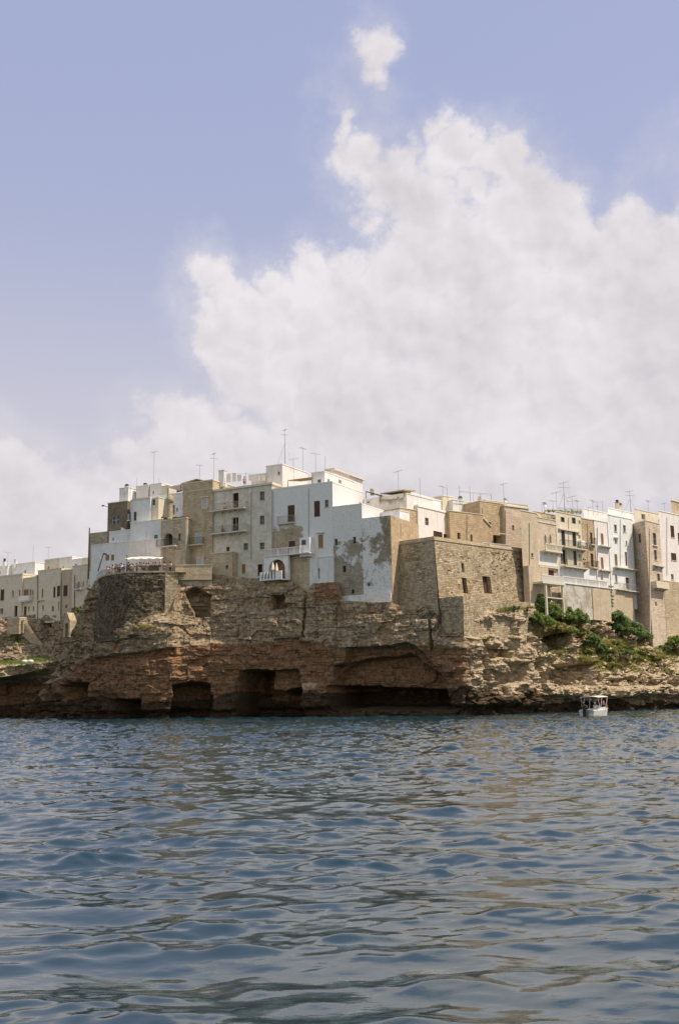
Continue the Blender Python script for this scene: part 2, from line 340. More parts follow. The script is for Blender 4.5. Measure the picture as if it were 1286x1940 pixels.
def leafmat(name, a, b_):
    m, t, b = newmat(name); pos = t.node('ShaderNodeNewGeometry').outputs['Position']
    n = t.noise(pos, .9, 3); n2 = t.noise(pos, 9, 2)
    c = t.mix(t.ss(n, .35, .65), a, b_); c = t.mix(t.ss(n2, .4, .7, 0, .5), c, tuple(x*1.7 for x in a))
    t.put(b.inputs['Base Color'], c); b.inputs['Roughness'].default_value = .6; b.inputs['Specular IOR Level'].default_value = .3
    tr = t.node('ShaderNodeBsdfTranslucent', i_Color=t.mix(1, c, (1.5, 1.5, .9), 'MULTIPLY')); ms = t.node('ShaderNodeMixShader', i_0=.4); t.l.new(b.outputs[0], ms.inputs[1]); t.l.new(tr.outputs[0], ms.inputs[2]); t.l.new(ms.outputs[0], t.n['Material Output'].inputs[0])
    return m
M['leaf'] = leafmat('dark_leaves', (.21, .27, .09), (.13, .18, .06)); M['leaf2'] = leafmat('fig_leaves', (.20, .27, .12), (.12, .18, .08))
M['grass'] = leafmat('dry_grass', (.22, .24, .08), (.32, .28, .12)); M['twig'] = plain('twigs', (.16, .11, .07), .9)
# ================================================================ sea
def make_sea():
    def tile(L, N, lmin, lpeak, ang, spread, seed):
        g = np.random.default_rng(seed); k1 = 2*np.pi*np.fft.fftfreq(N, L/N); KX, KY = np.meshgrid(k1, k1, indexing='ij')
        K = np.hypot(KX, KY); K[0, 0] = 1; th = np.arctan2(KY, KX)-ang; kp = 2*np.pi/lpeak
        S = np.exp(-1.25*(kp/K)**2)*K**-3.75*np.exp(-(K*lmin/(2*np.pi))**2)*(np.abs(np.cos(th))**spread+.06); S[0, 0] = 0
        A = np.sqrt(S)*(g.normal(size=(N, N))+1j*g.normal(size=(N, N))); h = np.real(np.fft.ifft2(A))
        sx = np.gradient(h, L/N, axis=0); sy = np.gradient(h, L/N, axis=1); return h/np.sqrt((sx**2+sy**2).mean())
    def samp(H, L, x, y):
        N = H.shape[0]; u = (x/L % 1)*N; v = (y/L % 1)*N; i = np.floor(u).astype(int); j = np.floor(v).astype(int); a = u-i; b = v-j
        i %= N; j %= N; i2 = (i+1) % N; j2 = (j+1) % N
        return H[i, j]*(1-a)*(1-b)+H[i2, j]*a*(1-b)+H[i, j2]*(1-a)*b+H[i2, j2]*a*b
    A = tile(41., 1024, .28, 2.7, R(96), 3, 5); B = tile(67., 1024, .8, 7., R(74), 3, 6); Cc = tile(23., 1024, .09, .55, R(100), 2, 8)
    rs = [3.2]
    while rs[-1] < 2.9e3:
        r = rs[-1]; rs.append(r + (min(max(.0032*r, .028), .19) if r < 185 else r*.06))
    rs = np.array(rs); th = np.concatenate([np.linspace(-1.45, -.41, 40)[:-1], np.linspace(-.41, .41, 560), np.linspace(.41, 1.45, 40)[1:]])
    Rr, Th = np.meshgrid(rs, th, indexing='ij'); X = Rr*np.sin(Th); Y = Rr*np.cos(Th)-1.0
    sh = lambda q, s_: q+.45*q*q/(np.abs(q).mean()*1.25+1e-9)*s_
    wind = .75+.35*fbm(X/23, Y/9, X*0, 3, 4)+.0
    Z = sh(samp(A, 41., X, Y), .6)*(.158+.05*ssn(Rr, 20, 80))*wind + samp(B, 67., X, Y)*.06 + sh(samp(Cc, 23., X+3, Y+5), .7)*(.018+.125*ssn(Rr, 10, 55))*(.5+.9*np.clip(fbm(X/14, Y/6, X*0, 3, 9)+.35, 0, 1.3))
    Z = Z*(1-ssn(Rr, 170, 400))
    m, t, b = newmat('sea_water'); pos = t.node('ShaderNodeNewGeometry').outputs['Position']
    h = t.math('ADD', t.noise(t.vm('MULTIPLY', pos, (1, 2.1, 1)), 1.7, 5, .6), t.math('MULTIPLY', t.noise(t.vm('MULTIPLY', pos, (1, 1.8, 1)), 7, 3, .5, off=3), .16))
    bp = t.node('ShaderNodeBump', i_Height=h); bp.inputs['Strength'].default_value = .12; bp.inputs['Distance'].default_value = .05
    t.l.new(bp.outputs[0], b.inputs['Normal'])
    t.put(b.inputs['Base Color'], (.010, .032, .042)); b.inputs['Roughness'].default_value = .018; b.inputs['IOR'].default_value = 1.64
    o = grid_mesh('sea', X, Y, Z, m); setp(o, 'dark blue rippled sea reaching from the viewer to the cliffs', 'sea', kind='structure')
make_sea()
# ================================================================ cliffs
def pip(px, py, poly):
    """signed distance in photo pixels to a measured outline, positive inside"""
    ins = np.zeros(px.shape, bool); d = np.full(px.shape, 1e9); n = len(poly)
    for i in range(n):
        x0, y0 = poly[i]; x1, y1 = poly[(i+1) % n]
        c = (y0 > py) != (y1 > py)
        with np.errstate(divide='ignore', invalid='ignore'): ins ^= c & (px < (x1-x0)*(py-y0)/(y1-y0+1e-12)+x0)
        t_ = np.clip(((px-x0)*(x1-x0)+(py-y0)*(y1-y0))/((x1-x0)**2+(y1-y0)**2+1e-9), 0, 1)
        d = np.minimum(d, np.hypot(px-x0-t_*(x1-x0), py-y0-t_*(y1-y0)))
    return np.where(ins, d, -d)
def rough(X, Y, Z, s, amp, seed, strata=1., tilt=0.02):
    zz = Z + .35*fbm(X/9, Y/9, Z/9, 3, seed+40) + tilt*X
    wob = fbm(X/2.3, Y/2.3, Z*0, 3, seed+1)
    o = np.zeros_like(Z)
    for th, a, sd in ((2.7, .40, 1), (1.15, .20*strata, 2), (.42, .06*strata, 3)):
        k = zz/th + .12*wob; i = np.floor(k); f_ = k-i
        ra = vnoise(s/(th*5.5)+i*17.3, i*3.7, i*0.+sd*9.1, seed+sd); rb = vnoise(s/(th*5.5)+(i+1)*17.3, (i+1)*3.7, i*0.+sd*9.1, seed+sd)
        o += a*strata*(ra+(rb-ra)*ssn(f_, .86, 1.)); o -= a*.35*strata*ssn(np.abs(f_-.5), .42, .5)
    # broken vertical blocks
    bx = s/2.6 + .5*vnoise(s/5, Z/1.2, s*0, seed+6); bi = np.floor(bx); bz = np.floor(zz/1.5+.3*vnoise(bi, bi*0, bi*0, seed))
    o += .40*(_h(bi, bz, bi*0, seed+3)*2-1)
    bx = s/.9 + .4*vnoise(s/2, Z/.7, s*0, seed+7); bi = np.floor(bx); bz = np.floor(zz/.62+.3*vnoise(bi, bi*0, bi*0, seed))
    o += .20*(_h(bi, bz, bi*0, seed+5)*2-1)
    o += .45*fbm(X/4.5, Y/4.5, Z/3.2, 4, seed+8, .55) + .16*fbm(X/.9, Y/.9, Z/.6, 3, seed+9, .6)
    return o*amp
def rock_sheet(name, stations, rows, pxs, nrow, amp_f, feats, seed, label, red_f, pale_f, wet_z=1.3, cap=9., strata=1., sub=None):
    """stations: px; rows: list of (py list or None for z=-1.5, Y list); last row gets a flat cap behind"""
    st = np.array(stations, float); K = len(rows)
    PY = []; YY = []
    for py_, y_ in rows:
        yv = np.interp(pxs, st, y_)
        if py_ is None:
            t0, t1 = P(pxs, 1340, yv)[:, 2], P(pxs, 1380, yv)[:, 2]; pv = 1340+40*(t0+1.5)/(t0-t1)
        else: pv = np.interp(pxs, st, py_)
        PY.append(pv); YY.append(yv)
    PY = np.array(PY); YY = np.array(YY)
    ln = np.abs(np.diff(PY, axis=0)).mean(1)+np.abs(np.diff(YY, axis=0)).mean(1)*6; n_ = np.maximum(2, (ln/ln.sum()*nrow).astype(int))
    v = np.concatenate([np.linspace(k, k+1, n_[k], endpoint=False) for k in range(K-1)]+[[K-1.]])
    k0 = np.minimum(np.floor(v).astype(int), K-2); fr = (v-k0)[:, None]
    py = PY[k0]*(1-fr)+PY[k0+1]*fr; yy = YY[k0]*(1-fr)+YY[k0+1]*fr; px = np.broadcast_to(pxs, py.shape)
    pt = P(px, py, yy); X, Y, Z = pt[..., 0], pt[..., 1], pt[..., 2]
    xs, ys = X.mean(0), Y.mean(0); kern = np.ones(25)/25; dx = np.gradient(np.convolve(np.pad(xs, 12, 'edge'), kern, 'valid')); dy = np.gradient(np.convolve(np.pad(ys, 12, 'edge'), kern, 'valid'))
    l = np.hypot(dx, dy)+1e-9; nx, ny = dy/l, -dx/l; s = np.broadcast_to(np.cumsum(np.hypot(np.gradient(xs), np.gradient(ys))), X.shape)
    am = amp_f(px, py)
    d = rough(X, Y, Z, s, 1., seed, strata)*am
    jx = px+3.0*fbm(X/1.5, Y/1.5, Z/1.5, 3, seed+70)+4*vnoise(X/4, Y/4, Z/4, seed+71); jy = py+2.2*fbm(X/1.7, Y/1.7, Z/1.1, 3, seed+75)+2.5*vnoise(X/3, Y/3, Z/3, seed+72)
    for poly, dep, soft in feats:
        q = pip(jx, jy, poly)
        d = d - dep*ssn(q, -soft*.5, soft*.5)
    topf = ssn(v, K-1.25, K-1.)[:, None]; d = d*(1-.75*topf) if cap else d
    red = red_f(px, py); pale = pale_f(px, py); wet = 1-ssn(Z-1.1*fbm(X/5, Y/5, Z/3, 4, seed+90), wet_z*.55, wet_z*1.5)
    X = X+nx*d; Y = Y+ny*d; Z = Z+.10*fbm(X/1.3, Y/1.3, Z/1.3, 3, seed+60)*am
    if cap:
        for c in np.linspace(.6, cap, 8):
            X = np.vstack([X, X[-1]+0*nx if c else X[-1]]); Y = np.vstack([Y, (Y[-1]+cap/8)[None] if Y.ndim > 1 else Y[-1]]); Z = np.vstack([Z, Z[-1]+.1*fbm(X[-1], Y[-1], Z[-1]*0, 2, 3)])
            for q in ('red', 'pale', 'wet'): pass
        k = X.shape[0]-red.shape[0]; red, pale, wet = [np.vstack([a]+[a[-1:]]*k) for a in (red, pale, wet)]
    o = grid_mesh(name, X, Y, Z, M['rock'], dict(red=red, pale=pale, wet=wet), smooth=False); setp(o, label, 'cliff', kind='structure'); return o
HS = [30, 50, 100, 150, 178, 186, 200, 240, 290, 326, 342, 400, 500, 560, 580, 592, 640, 650, 740, 762, 830, 836, 878, 884, 900, 950, 1000, 1014, 1018, 1021]
HYw = [180, 174, 170, 163, 158, 156.5, 154, 150, 148, 147.5, 147.5, 147.5, 146, 144, 143.6, 143.2, 142, 141.7, 138.7, 138, 136.2, 136, 134.3, 134.4, 135.6, 138.5, 142.5, 144.5, 150, 158]
HYt = [181, 176, 172, 166, 160, 157.5, 153.4, 149.7, 148.7, 148.8, 151.2, 152.3, 147.6, 145.8, 145.3, 144.8, 142.8, 142.4, 139.2, 139.2, 137, 136.8, 135.0, 135.5, 137, 140.5, 145, 147.5, 152, 159]
HPt = [1350, 1344, 1285, 1165, 1098, 1100, 1196, 1178, 1166, 1158, 1092, 1087, 1098, 1105, 1122, 1106, 1102, 1139, 1142, 1148, 1146, 1192, 1190, 1180, 1160, 1152, 1150, 1154, 1162, 1175]
# strata line: top of the red band
def redline(px): return np.interp(px, [60, 165, 210, 250, 330, 400, 480, 560, 660, 770, 880, 1000, 1100], [1330, 1245, 1243, 1236, 1226, 1218, 1222, 1208, 1232, 1222, 1230, 1260, 1400])
feats = [
 ([(452, 1276), (505, 1272), (506, 1312), (566, 1308), (569, 1380), (440, 1380), (446, 1312)], 6.5, 9),
 ([(462, 1272), (562, 1269), (570, 1312), (462, 1320)], 1.7, 4),
 ([(334, 1300), (362, 1294), (394, 1297), (398, 1330), (384, 1380), (322, 1380)], 5, 10),
 ([(208, 1326), (262, 1326), (264, 1380), (206, 1380)], 4, 10),
 ([(646, 1262), (656, 1229), (772, 1220), (800, 1238), (842, 1290), (850, 1345), (630, 1345), (632, 1290)], 1.6, 5),
 ([(630, 1262), (690, 1248), (772, 1240), (838, 1290), (850, 1338), (626, 1340)], 1.8, 5),
 ([(624, 1302), (700, 1303), (832, 1310), (850, 1340), (624, 1342)], 6.5, 9),
 ([(352, 1122), (372, 1116), (398, 1128), (398, 1168), (372, 1168), (356, 1140)], 2.4, 4),
 ([(515, 1128), (540, 1128), (541, 1152), (514, 1152)], 2.2, 2.5),
 ([(576, 1108), (581, 1108), (579, 1206), (575, 1206)], 1.6, 2),
 ([(812, 1158), (817, 1160), (819, 1200), (815, 1232), (812, 1230), (814, 1190)], 1.0, 2),
 ([(176, 1246), (332, 1228), (334, 1245), (176, 1262)], .7, 4),
 ([(82, 1300), (108, 1298), (112, 1330), (84, 1332)], 4, 6), ([(122, 1300), (165, 1292), (168, 1318), (128, 1336)], 3, 6),
 ([(927, 1226), (978, 1224), (980, 1244), (930, 1250)], 1.6, 4), ([(962, 1252), (1006, 1256), (1003, 1290), (958, 1300)], 1.7, 6), ([(934, 1168), (972, 1176), (968, 1210), (944, 1206)], 1.4, 6),
 ([(975, 1180), (1012, 1170), (1014, 1196), (985, 1204)], 1.0, 5), ([(905, 1212), (925, 1210), (926, 1290), (914, 1290)], .9, 5), ([(955, 1300), (966, 1300), (966, 1350), (955, 1350)], 2., 5),
 ([(100, 1352), (1020, 1336), (1020, 1380), (100, 1380)], 1.2, 10)]
def amp_h(px, py): return np.interp(px, [60, 180, 230, 330, 880, 900, 1020], [1.5, 1.3, .8, .72, .68, 1.2, 1.35])
def red_h(px, py):
    r = ssn(py-redline(px), -3, 5)*np.interp(px, [60, 200, 860, 900, 1020], [.55, 1, 1, .45, .3])
    r = np.maximum(r, ssn(px, 588, 600)*ssn(-px, -650, -640)*ssn(-py, -1170, -1130)*.7); return r
def pale_h(px, py): return np.interp(px, [60, 180, 870, 895, 1020], [.35, .2, .0, .75, .75]) * (1-ssn(py, 1300, 1345)*.2)+ .6*ssn(px, 566, 572)*ssn(-px, -605, -598)*ssn(py, 1290, 1296)*ssn(-py, -1312, -1305)  # steps up past the corner: sunlit paleness painted into the rock
pxs = np.concatenate([np.linspace(30, 1014, 900), np.linspace(1014.3, 1021, 24)])
rl = [float(redline(x)) for x in HS]
mid = [min(max(a, b+6), 1344) for a, b in zip(rl, HPt)]
Ymid = [a*.62+b*.38-.35 for a, b in zip(HYw, HYt)]
Yup = [a*.45+b*.55-.75 for a, b in zip(HYw, HYt)]
rock_sheet('cliff', HS, [(None, HYw), ([max(m_+2, 0) for m_ in mid], Ymid), ([m_-3 for m_ in mid], Yup), (HPt, HYt)], pxs, 300, amp_h, feats, 3,
           'tall layered limestone cliff with sea caves under the old town', red_h, pale_h, wet_z=2.9, cap=12.)
# slope on the right -------------------------------------------------
SS = [985, 1000, 1050, 1100, 1150, 1200, 1250, 1286, 1340, 1480, 1700]
SW = np.array([146, 147, 149.5, 151.5, 154, 157, 160.5, 163.5, 168, 188, 232]); ST = np.array([148.5, 150, 154.8, 159.7, 165.0, 170.8, 177, 181.6, 189, 212, 261])-1.5
def fy(f): return list(SW+(ST-SW)*f)
S = [(None, fy(0)),
     ([1316, 1315, 1313, 1316, 1309, 1307, 1306, 1306, 1306, 1306, 1306], fy(.0)), ([1308, 1307, 1305, 1308, 1301, 1299, 1298, 1298, 1298, 1298, 1298], fy(.12)),
     ([1250, 1246, 1246, 1247, 1280, 1283, 1283, 1284, 1284, 1284, 1284], fy(.2)), ([1242, 1238, 1236, 1238, 1262, 1268, 1262, 1256, 1250, 1250, 1250], fy(.42)),
     ([1205, 1200, 1200, 1208, 1225, 1240, 1236, 1232, 1226, 1226, 1226], fy(.55)), ([1190, 1186, 1186, 1196, 1200, 1222, 1226, 1222, 1215, 1215, 1215], fy(.75)), ([1150, 1146, 1150, 1158, 1160, 1200, 1208, 1170, 1160, 1160, 1160], fy(1.))]
sfe = [([(1022, 1206), (1076, 1196), (1078, 1232), (1020, 1238)], 5., 5), ([(1096, 1222), (1118, 1214), (1122, 1240), (1096, 1243)], 1.5, 4), ([(1050, 1262), (1130, 1256), (1126, 1300), (1060, 1300)], 2.6, 6),
       ([(985, 1322), (1340, 1316), (1340, 1380), (985, 1380)], 1.2, 10), ([(1255, 1170), (1300, 1160), (1300, 1205), (1262, 1205)], 2.5, 8), ([(1160, 1288), (1340, 1288), (1340, 1300), (1160, 1300)], .6, 4)]
rock_sheet('hillside', SS, S, np.concatenate([np.linspace(985, 1340, 420), np.linspace(1343, 1700, 130)]), 330, lambda px, py: 1.7+0*px, sfe, 21, 'sunlit terraced rock slope of rubble and ledges below the right hand houses',
           lambda px, py: .22+.35*ssn(px, 1220, 1240)*ssn(py, 1280, 1286)+0*px, lambda px, py: .62+.3*ssn(py, 1215, 1240)*ssn(-py, -1320, -1300)+0*px, wet_z=1.2, cap=8., strata=1.3)  # high pale value paints sunlit highlights into the slope colour
# cove on the left ---------------------------------------------------
CS = [-420, -60, 0, 50, 95, 125, 150, 175]
Cv = [(None, [226, 204, 202, 201, 199, 197, 190, 182]), ([1296, 1294, 1290, 1284, 1280, 1280, 1285, 1285], [226, 204, 202, 201, 199, 197, 190, 182]),
      ([1296, 1290, 1284, 1274, 1266, 1262, 1262, 1262], [216, 197, 196, 196, 195.5, 195, 188, 181]), ([1278, 1272, 1265, 1259, 1256, 1250, 1250, 1250], [215, 196.5, 195.5, 195.5, 195, 195, 189, 182]),
      ([1268, 1262, 1254, 1248, 1246, 1236, 1230, 1230], [221, 202, 201, 200, 199, 198, 192, 185]), ([1200, 1196, 1192, 1190, 1176, 1172, 1165, 1150], [229, 208, 207, 205, 203, 200, 197, 190]), ([1180, 1176, 1170, 1166, 1160, 1150, 1120, 1100], [234, 211, 209.5, 207, 205, 202, 200, 196])]
rock_sheet('cove_cliff', CS, Cv, np.concatenate([np.linspace(-420, -62, 120), np.linspace(-60, 175, 240)]), 260, lambda px, py: 1.+0*px, [([(-430, 1300), (90, 1290), (92, 1380), (-430, 1380)], 1.5, 10), ([(78, 1182), (98, 1180), (96, 1200), (80, 1204)], 2, 5)], 33,
           'low shaded rock shelf of the cove with a dark undercut at the waterline', lambda px, py: .25+.6*ssn(py, 1290, 1300), lambda px, py: .1+.6*ssn(py, 1254, 1260)*ssn(-py, -1290, -1282), wet_z=2.6, cap=14.)
# land behind the town
mb = MB()
def ground_poly(name, pts, z, label, mat):
    mb = MB(); mb.poly([(x, y, z) for x, y in pts]); [mb.poly([(*pts[i], -2), (*pts[(i+1) % len(pts)], -2), (*pts[(i+1) % len(pts)], z), (*pts[i], z)]) for i in range(len(pts))]; o = mb.build(name, mat); setp(o, label, 'ground', kind='structure')
ground_poly('plateau', [(-26, 172), (9, 162), (26, 170), (61, 196), (142, 268), (900, 900), (2500, 2600), (-2500, 2600), (-900, 900), (-124, 240), (-70, 222)], 13.5, 'flat town ground behind the cliff edge', M['sand'])
# ================================================================ building kit
class Face:
    """a (possibly battered) wall plane: corners bottom-left, bottom-right, top-left, top-right seen from outside"""
    def __init__(s, A0, B0, A1, B1):
        s.A0, s.B0, s.A1, s.B1 = [np.array(q, float) for q in (A0, B0, A1, B1)]
        d = (s.B1-s.A1)[:2]; s.L = np.linalg.norm(d); s.t = np.array([d[0]/s.L, d[1]/s.L, 0.]); s.n = np.array([s.t[1], -s.t[0], 0.])
        s.z0, s.z1 = s.A0[2], s.A1[2]; h = s.z1-s.z0; s.w = ((s.A0-s.A1)@s.n)/h   # outward lean per metre down
    def pt(s, u, z, d=0.): return s.A1+s.t*u+s.n*(s.w*(s.z1-z)+d)-np.array([0, 0, s.z1-z])
    def hit(s, px, py):
        r = ray(px, py); N = s.n+np.array([0, 0, s.w]); k = ((s.A1-CAM)@N)/(r@N); p = CAM+r*k; return float((p-s.A1)@s.t), float(p[2])
    def ul(s, z): return float((s.A0-s.A1)@s.t)*(s.z1-z)/(s.z1-s.z0)
    def ur(s, z): return s.L+float((s.B0-s.B1)@s.t)*(s.z1-z)/(s.z1-s.z0)
def fbox(mb, F, u0, u1, z0, z1, d0, d1):
    c = [F.pt(u, z, d) for z in (z0, z1) for (u, d) in ((u0, d1), (u1, d1), (u1, d0), (u0, d0))]; mb.hexa(c)
def wall_face(mb, F, holes):
    us = sorted({0., F.L}|{x for h in holes for x in (h[0], h[1]) if 0 < x < F.L}); zs = sorted({F.z0, F.z1}|{x for h in holes for x in (h[2], h[3]) if F.z0 < x < F.z1})
    for i in range(len(us)-1):
        for j in range(len(zs)-1):
            uc, zc = (us[i]+us[i+1])/2, (zs[j]+zs[j+1])/2
            if any(h[0] < uc < h[1] and h[2] < zc < h[3] for h in holes): continue
            def g(k, z):
                if k == 0: return F.pt(F.ul(z), z)
                if k == len(us)-1: return F.pt(F.ur(z), z)
                return F.pt(us[k], z)
            mb.poly([g(i, zs[j]), g(i+1, zs[j]), g(i+1, zs[j+1]), g(i, zs[j+1])])
    for (a, b, c, e, dep) in holes:
        q = [(a, c), (b, c), (b, e), (a, e)]
        for k in range(4):
            (u0, z0), (u1, z1) = q[k], q[(k+1) % 4]; mb.poly([F.pt(u0, z0), F.pt(u0, z0, -dep), F.pt(u1, z1, -dep), F.pt(u1, z1)])
KIND = dict(w=('window', 'glass', .22, 'greyframe'), W=('window', 'glass', .22, 'whitepaint'), s=('shutter', 'brown', .10, 'brown'), g=('shutter', 'green', .08, 'green'), k=('shutter', 'darkgreen', .12, 'darkgreen'),
            p=('shutter', 'paleblue', .10, 'whitepaint'), t=('door', 'tan', .25, 'tan'), o=('opening', 'dark', .7, None), d=('door', 'dark', .30, 'brown'), D=('door', 'dark', .30, 'whitepaint'), r=('door', 'brown', .2, 'brown'), m=('opening', 'dim', 1.2, None), B=('shutter', 'tan', .08, 'tan'))
class Bld:
    def __init__(s, name, label, F, depth, mat, wins=(), rwins=(), cat='house', group=None, back=None, roof='coping', rh=.16, over=.07, lside=True, rF=None, surround=None, roofmat=True, lwins=()):
        s.F = F; z0, z1 = F.z0, F.z1; mid = F.pt(F.L/2, z0, -depth/2); s.r = Root(name, mid, label, cat, group)
        bk = -F.n*depth if back is None else np.array([back[0], back[1], 0.])*depth
        C0, C1, D0, D1 = F.B0+bk, F.B1+bk, F.A0+bk, F.A1+bk
        s.RF = Face(F.B0, C0, F.B1, C1); s.LF = Face(D0, F.A0, D1, F.A1); BF = Face(C0, D0, C1, D1)
        mb = MB(); hs = []
        for face, ws in ((F, wins), (s.RF, rwins), (s.LF, lwins)):
            H = []
            for wd in ws:
                x0, y0, x1, y1, k = wd[:5]; xm, ym = (x0+x1)/2, (y0+y1)/2
                ua, ub = face.hit(x0, ym)[0], face.hit(x1, ym)[0]; za, zb = face.hit(xm, y1)[1], face.hit(xm, y0)[1]
                ua, ub = max(ua, .05), min(ub, face.L-.05)
                if ub-ua < .15 or zb < za+.2: continue
                zb = min(zb, face.z1-.1); za = max(za, face.z0+.05)
                H.append((ua, ub, za, zb, KIND[k][2], k, wd[5] if len(wd) > 5 else ''))
            wall_face(mb, face, [h[:5] for h in H]); hs.append((face, H))
        wall_face(mb, BF, []); mb.poly([F.A1, F.B1, C1, D1])
        s.wall = s.r.part(mb, 'wall', M[mat])
        for face, H in hs:
            for h in H: s.opening(face, h, surround)
        if roof:
            rb = MB(); o = over; tt = F.t; bb = bk/np.linalg.norm(bk)
            pl = [F.A1-tt*o+F.n*o, F.B1+tt*o+F.n*o, C1+tt*o+bb*o, D1-tt*o+bb*o]; zz = np.array([0, 0, .002]); up_ = np.array([0, 0, rh])
            rb.hexa([q+zz for q in pl]+[q+zz+up_ for q in pl]); s.roof = s.r.part(rb, 'roof', M[roof])
    def opening(s, F, h, surround):
        ua, ub, za, zb, dep, k, opt = h; nm, mt, _, fr = KIND[k]; mb = MB(); fbox(mb, F, ua+.002, ub-.002, za+.002, zb-.002, -dep-.05, -dep+.0)
        if nm == 'shutter':      # louvres
            z = za+.1
            um = (ua+ub)/2
            while z < zb-.12:
                for a, b in ((ua+.06, um-.03), (um+.03, ub-.06)): fbox(mb, F, a, b, z, z+.07, -dep, -dep+.035)
                z += .16
        o = s.r.part(mb, nm, M[mt])
        if fr:
            fb = MB(); q = .05; d0, d1 = -dep+.002, -dep+.05
            fbox(fb, F, ua+.004, ua+q, za+.004, zb-.004, d0, d1); fbox(fb, F, ub-q, ub-.004, za+.004, zb-.004, d0, d1)
            fbox(fb, F, ua+q, ub-q, zb-q, zb-.004, d0, d1); fbox(fb, F, ua+q, ub-q, za+.004, za+q, d0, d1)
            if nm in ('window', 'door'): fbox(fb, F, (ua+ub)/2-.025, (ua+ub)/2+.025, za+q, zb-q, d0, d1)
            if nm == 'window': fbox(fb, F, ua+q, (ua+ub)/2-.025, (za+zb)/2-.02, (za+zb)/2+.02, d0, d1); fbox(fb, F, (ua+ub)/2+.025, ub-q, (za+zb)/2-.02, (za+zb)/2+.02, d0, d1)
            s.r.part(fb, 'frame', M[fr], parent=o)
        if k in 'wWpgsB' and 'n' not in opt:
            sb = MB(); fbox(sb, F, ua-.1, ub+.1, za-.09, za-.003, -.05, .09); s.r.part(sb, 'sill', M['coping'], parent=o)
        if surround and 'n' not in opt:
            sb = MB(); e = .14; fbox(sb, F, ua-e, ua-.003, za, zb+e, .0, .03); fbox(sb, F, ub+.003, ub+e, za, zb+e, .0, .03); fbox(sb, F, ua-.003, ub+.003, zb+.003, zb+e, 0, .028); s.r.part(sb, 'surround', M[surround], parent=o)
        if 'h' in opt:           # stone hood
            sb = MB(); fbox(sb, F, ua-.25, ub+.25, zb+.2, zb+.3, 0, .28); s.r.part(sb, 'hood', M['coping'], parent=o)
    def balc(s, x0, x1, y, dep=.9, rail='bars', h=1.0, mat='slab', F=None, th=.14, rmat='iron', corb=True):
        F = F or s.F; u0, z = F.hit(x0, y); u1 = F.hit(x1, y)[0]; mb = MB(); fbox(mb, F, u0, u1, z, z+th, -.03, dep)
        if corb:
            n = max(2, int((u1-u0)/1.3)+1)
            for i in range(n):
                c = u0+.15+(u1-u0-.3)*i/(n-1); a = [F.pt(c-.07, z-.004, 0), F.pt(c-.07, z-.004, dep*.7), F.pt(c-.07, z-.35, 0)]; b = [F.pt(c+.07, z-.004, 0), F.pt(c+.07, z-.004, dep*.7), F.pt(c+.07, z-.35, 0)]
                mb.poly(a); mb.poly(b[::-1]); mb.poly([a[1], b[1], b[2], a[2]]); mb.poly([a[0], b[0], b[1], a[1]])
        o = s.r.part(mb, 'balcony', M[mat])
        if rail:
            rb = MB(); zt = z+th
            if rail == 'bars':
                fbox(rb, F, u0, u1, zt+h-.05, zt+h, dep-.06, dep-.02); fbox(rb, F, u0, u1, zt+.06, zt+.09, dep-.055, dep-.025)
                for sx in (u0+.02, u1-.05): fbox(rb, F, sx, sx+.03, zt+h-.05, zt+h, 0, dep-.06)
                k = u0
                while k < u1: fbox(rb, F, k, k+.014, zt, zt+h-.05, dep-.045, dep-.03); k += .14
                for sx in (u0+.02, u1-.05):
                    dd = .1
                    while dd < dep-.08: fbox(rb, F, sx, sx+.022, zt, zt+h-.05, dd, dd+.022); dd += .14
            elif rail == 'solid':
                fbox(rb, F, u0, u1, zt+.002, zt+h, dep-.14, dep-.01); fbox(rb, F, u0, u0+.12, zt+.002, zt+h-.01, 0, dep-.14); fbox(rb, F, u1-.12, u1, zt+.002, zt+h-.01, 0, dep-.14)
            elif rail == 'glass':
                fbox(rb, F, u0, u1, zt+.05, zt+h, dep-.05, dep-.03); fbox(rb, F, u0, u0+.04, zt+.05, zt+h, 0, dep-.05); fbox(rb, F, u1-.04, u1, zt+.05, zt+h, 0, dep-.05)
            elif rail == 'balusters':
                fbox(rb, F, u0, u1, zt+h-.14, zt+h, dep-.24, dep-.02); fbox(rb, F, u0, u1, zt+.002, zt+.12, dep-.24, dep-.02)
                k = u0+.05; i = 0
                while k < u1-.1:
                    wd = .30 if i % 11 == 0 else .11
                    fbox(rb, F, k, min(k+wd, u1), zt+.12, zt+h-.14, dep-.2, dep-.06); k += wd+.12; i += 1
            s.r.part(rb, 'railing', M[rmat if rail == 'bars' else mat], parent=o)
        return o
    def pipe(s, x0, y0, x1, y1, F=None, mat='greyframe', r=.06, name='drainpipe'):
        F = F or s.F; a, za = F.hit(x0, y0); b, zb = F.hit(x1, y1); mb = MB(); mb.tube(F.pt(a, za, .1), F.pt(b, zb, .1), r)
        return s.r.part(mb, name, M[mat])
    def strip(s, x0, x1, y, h=.15, d=.12, F=None, mat='coping', name='cornice'):
        F = F or s.F; a, z = F.hit(x0, y); b = F.hit(x1, y)[0]; mb = MB(); fbox(mb, F, a, b, z, z+h, -.02, d); return s.r.part(mb, name, M[mat])
    def fb(s, x0, y0, x1, y1, d0, d1, name, mat, F=None, parent=None):
        F = F or s.F; xm, ym = (x0+x1)/2, (y0+y1)/2; mb = MB(); fbox(mb, F, F.hit(x0, ym)[0], F.hit(x1, ym)[0], F.hit(xm, y1)[1], F.hit(xm, y0)[1], d0, d1); return s.r.part(mb, name, M[mat], parent=parent)
def plane(a, b, ref=1100.):
    A = P(a[0], ref, a[1]); B = P(b[0], ref, b[1]); return Face([*A[:2], 0], [*B[:2], 0], [*A[:2], 20], [*B[:2], 20])
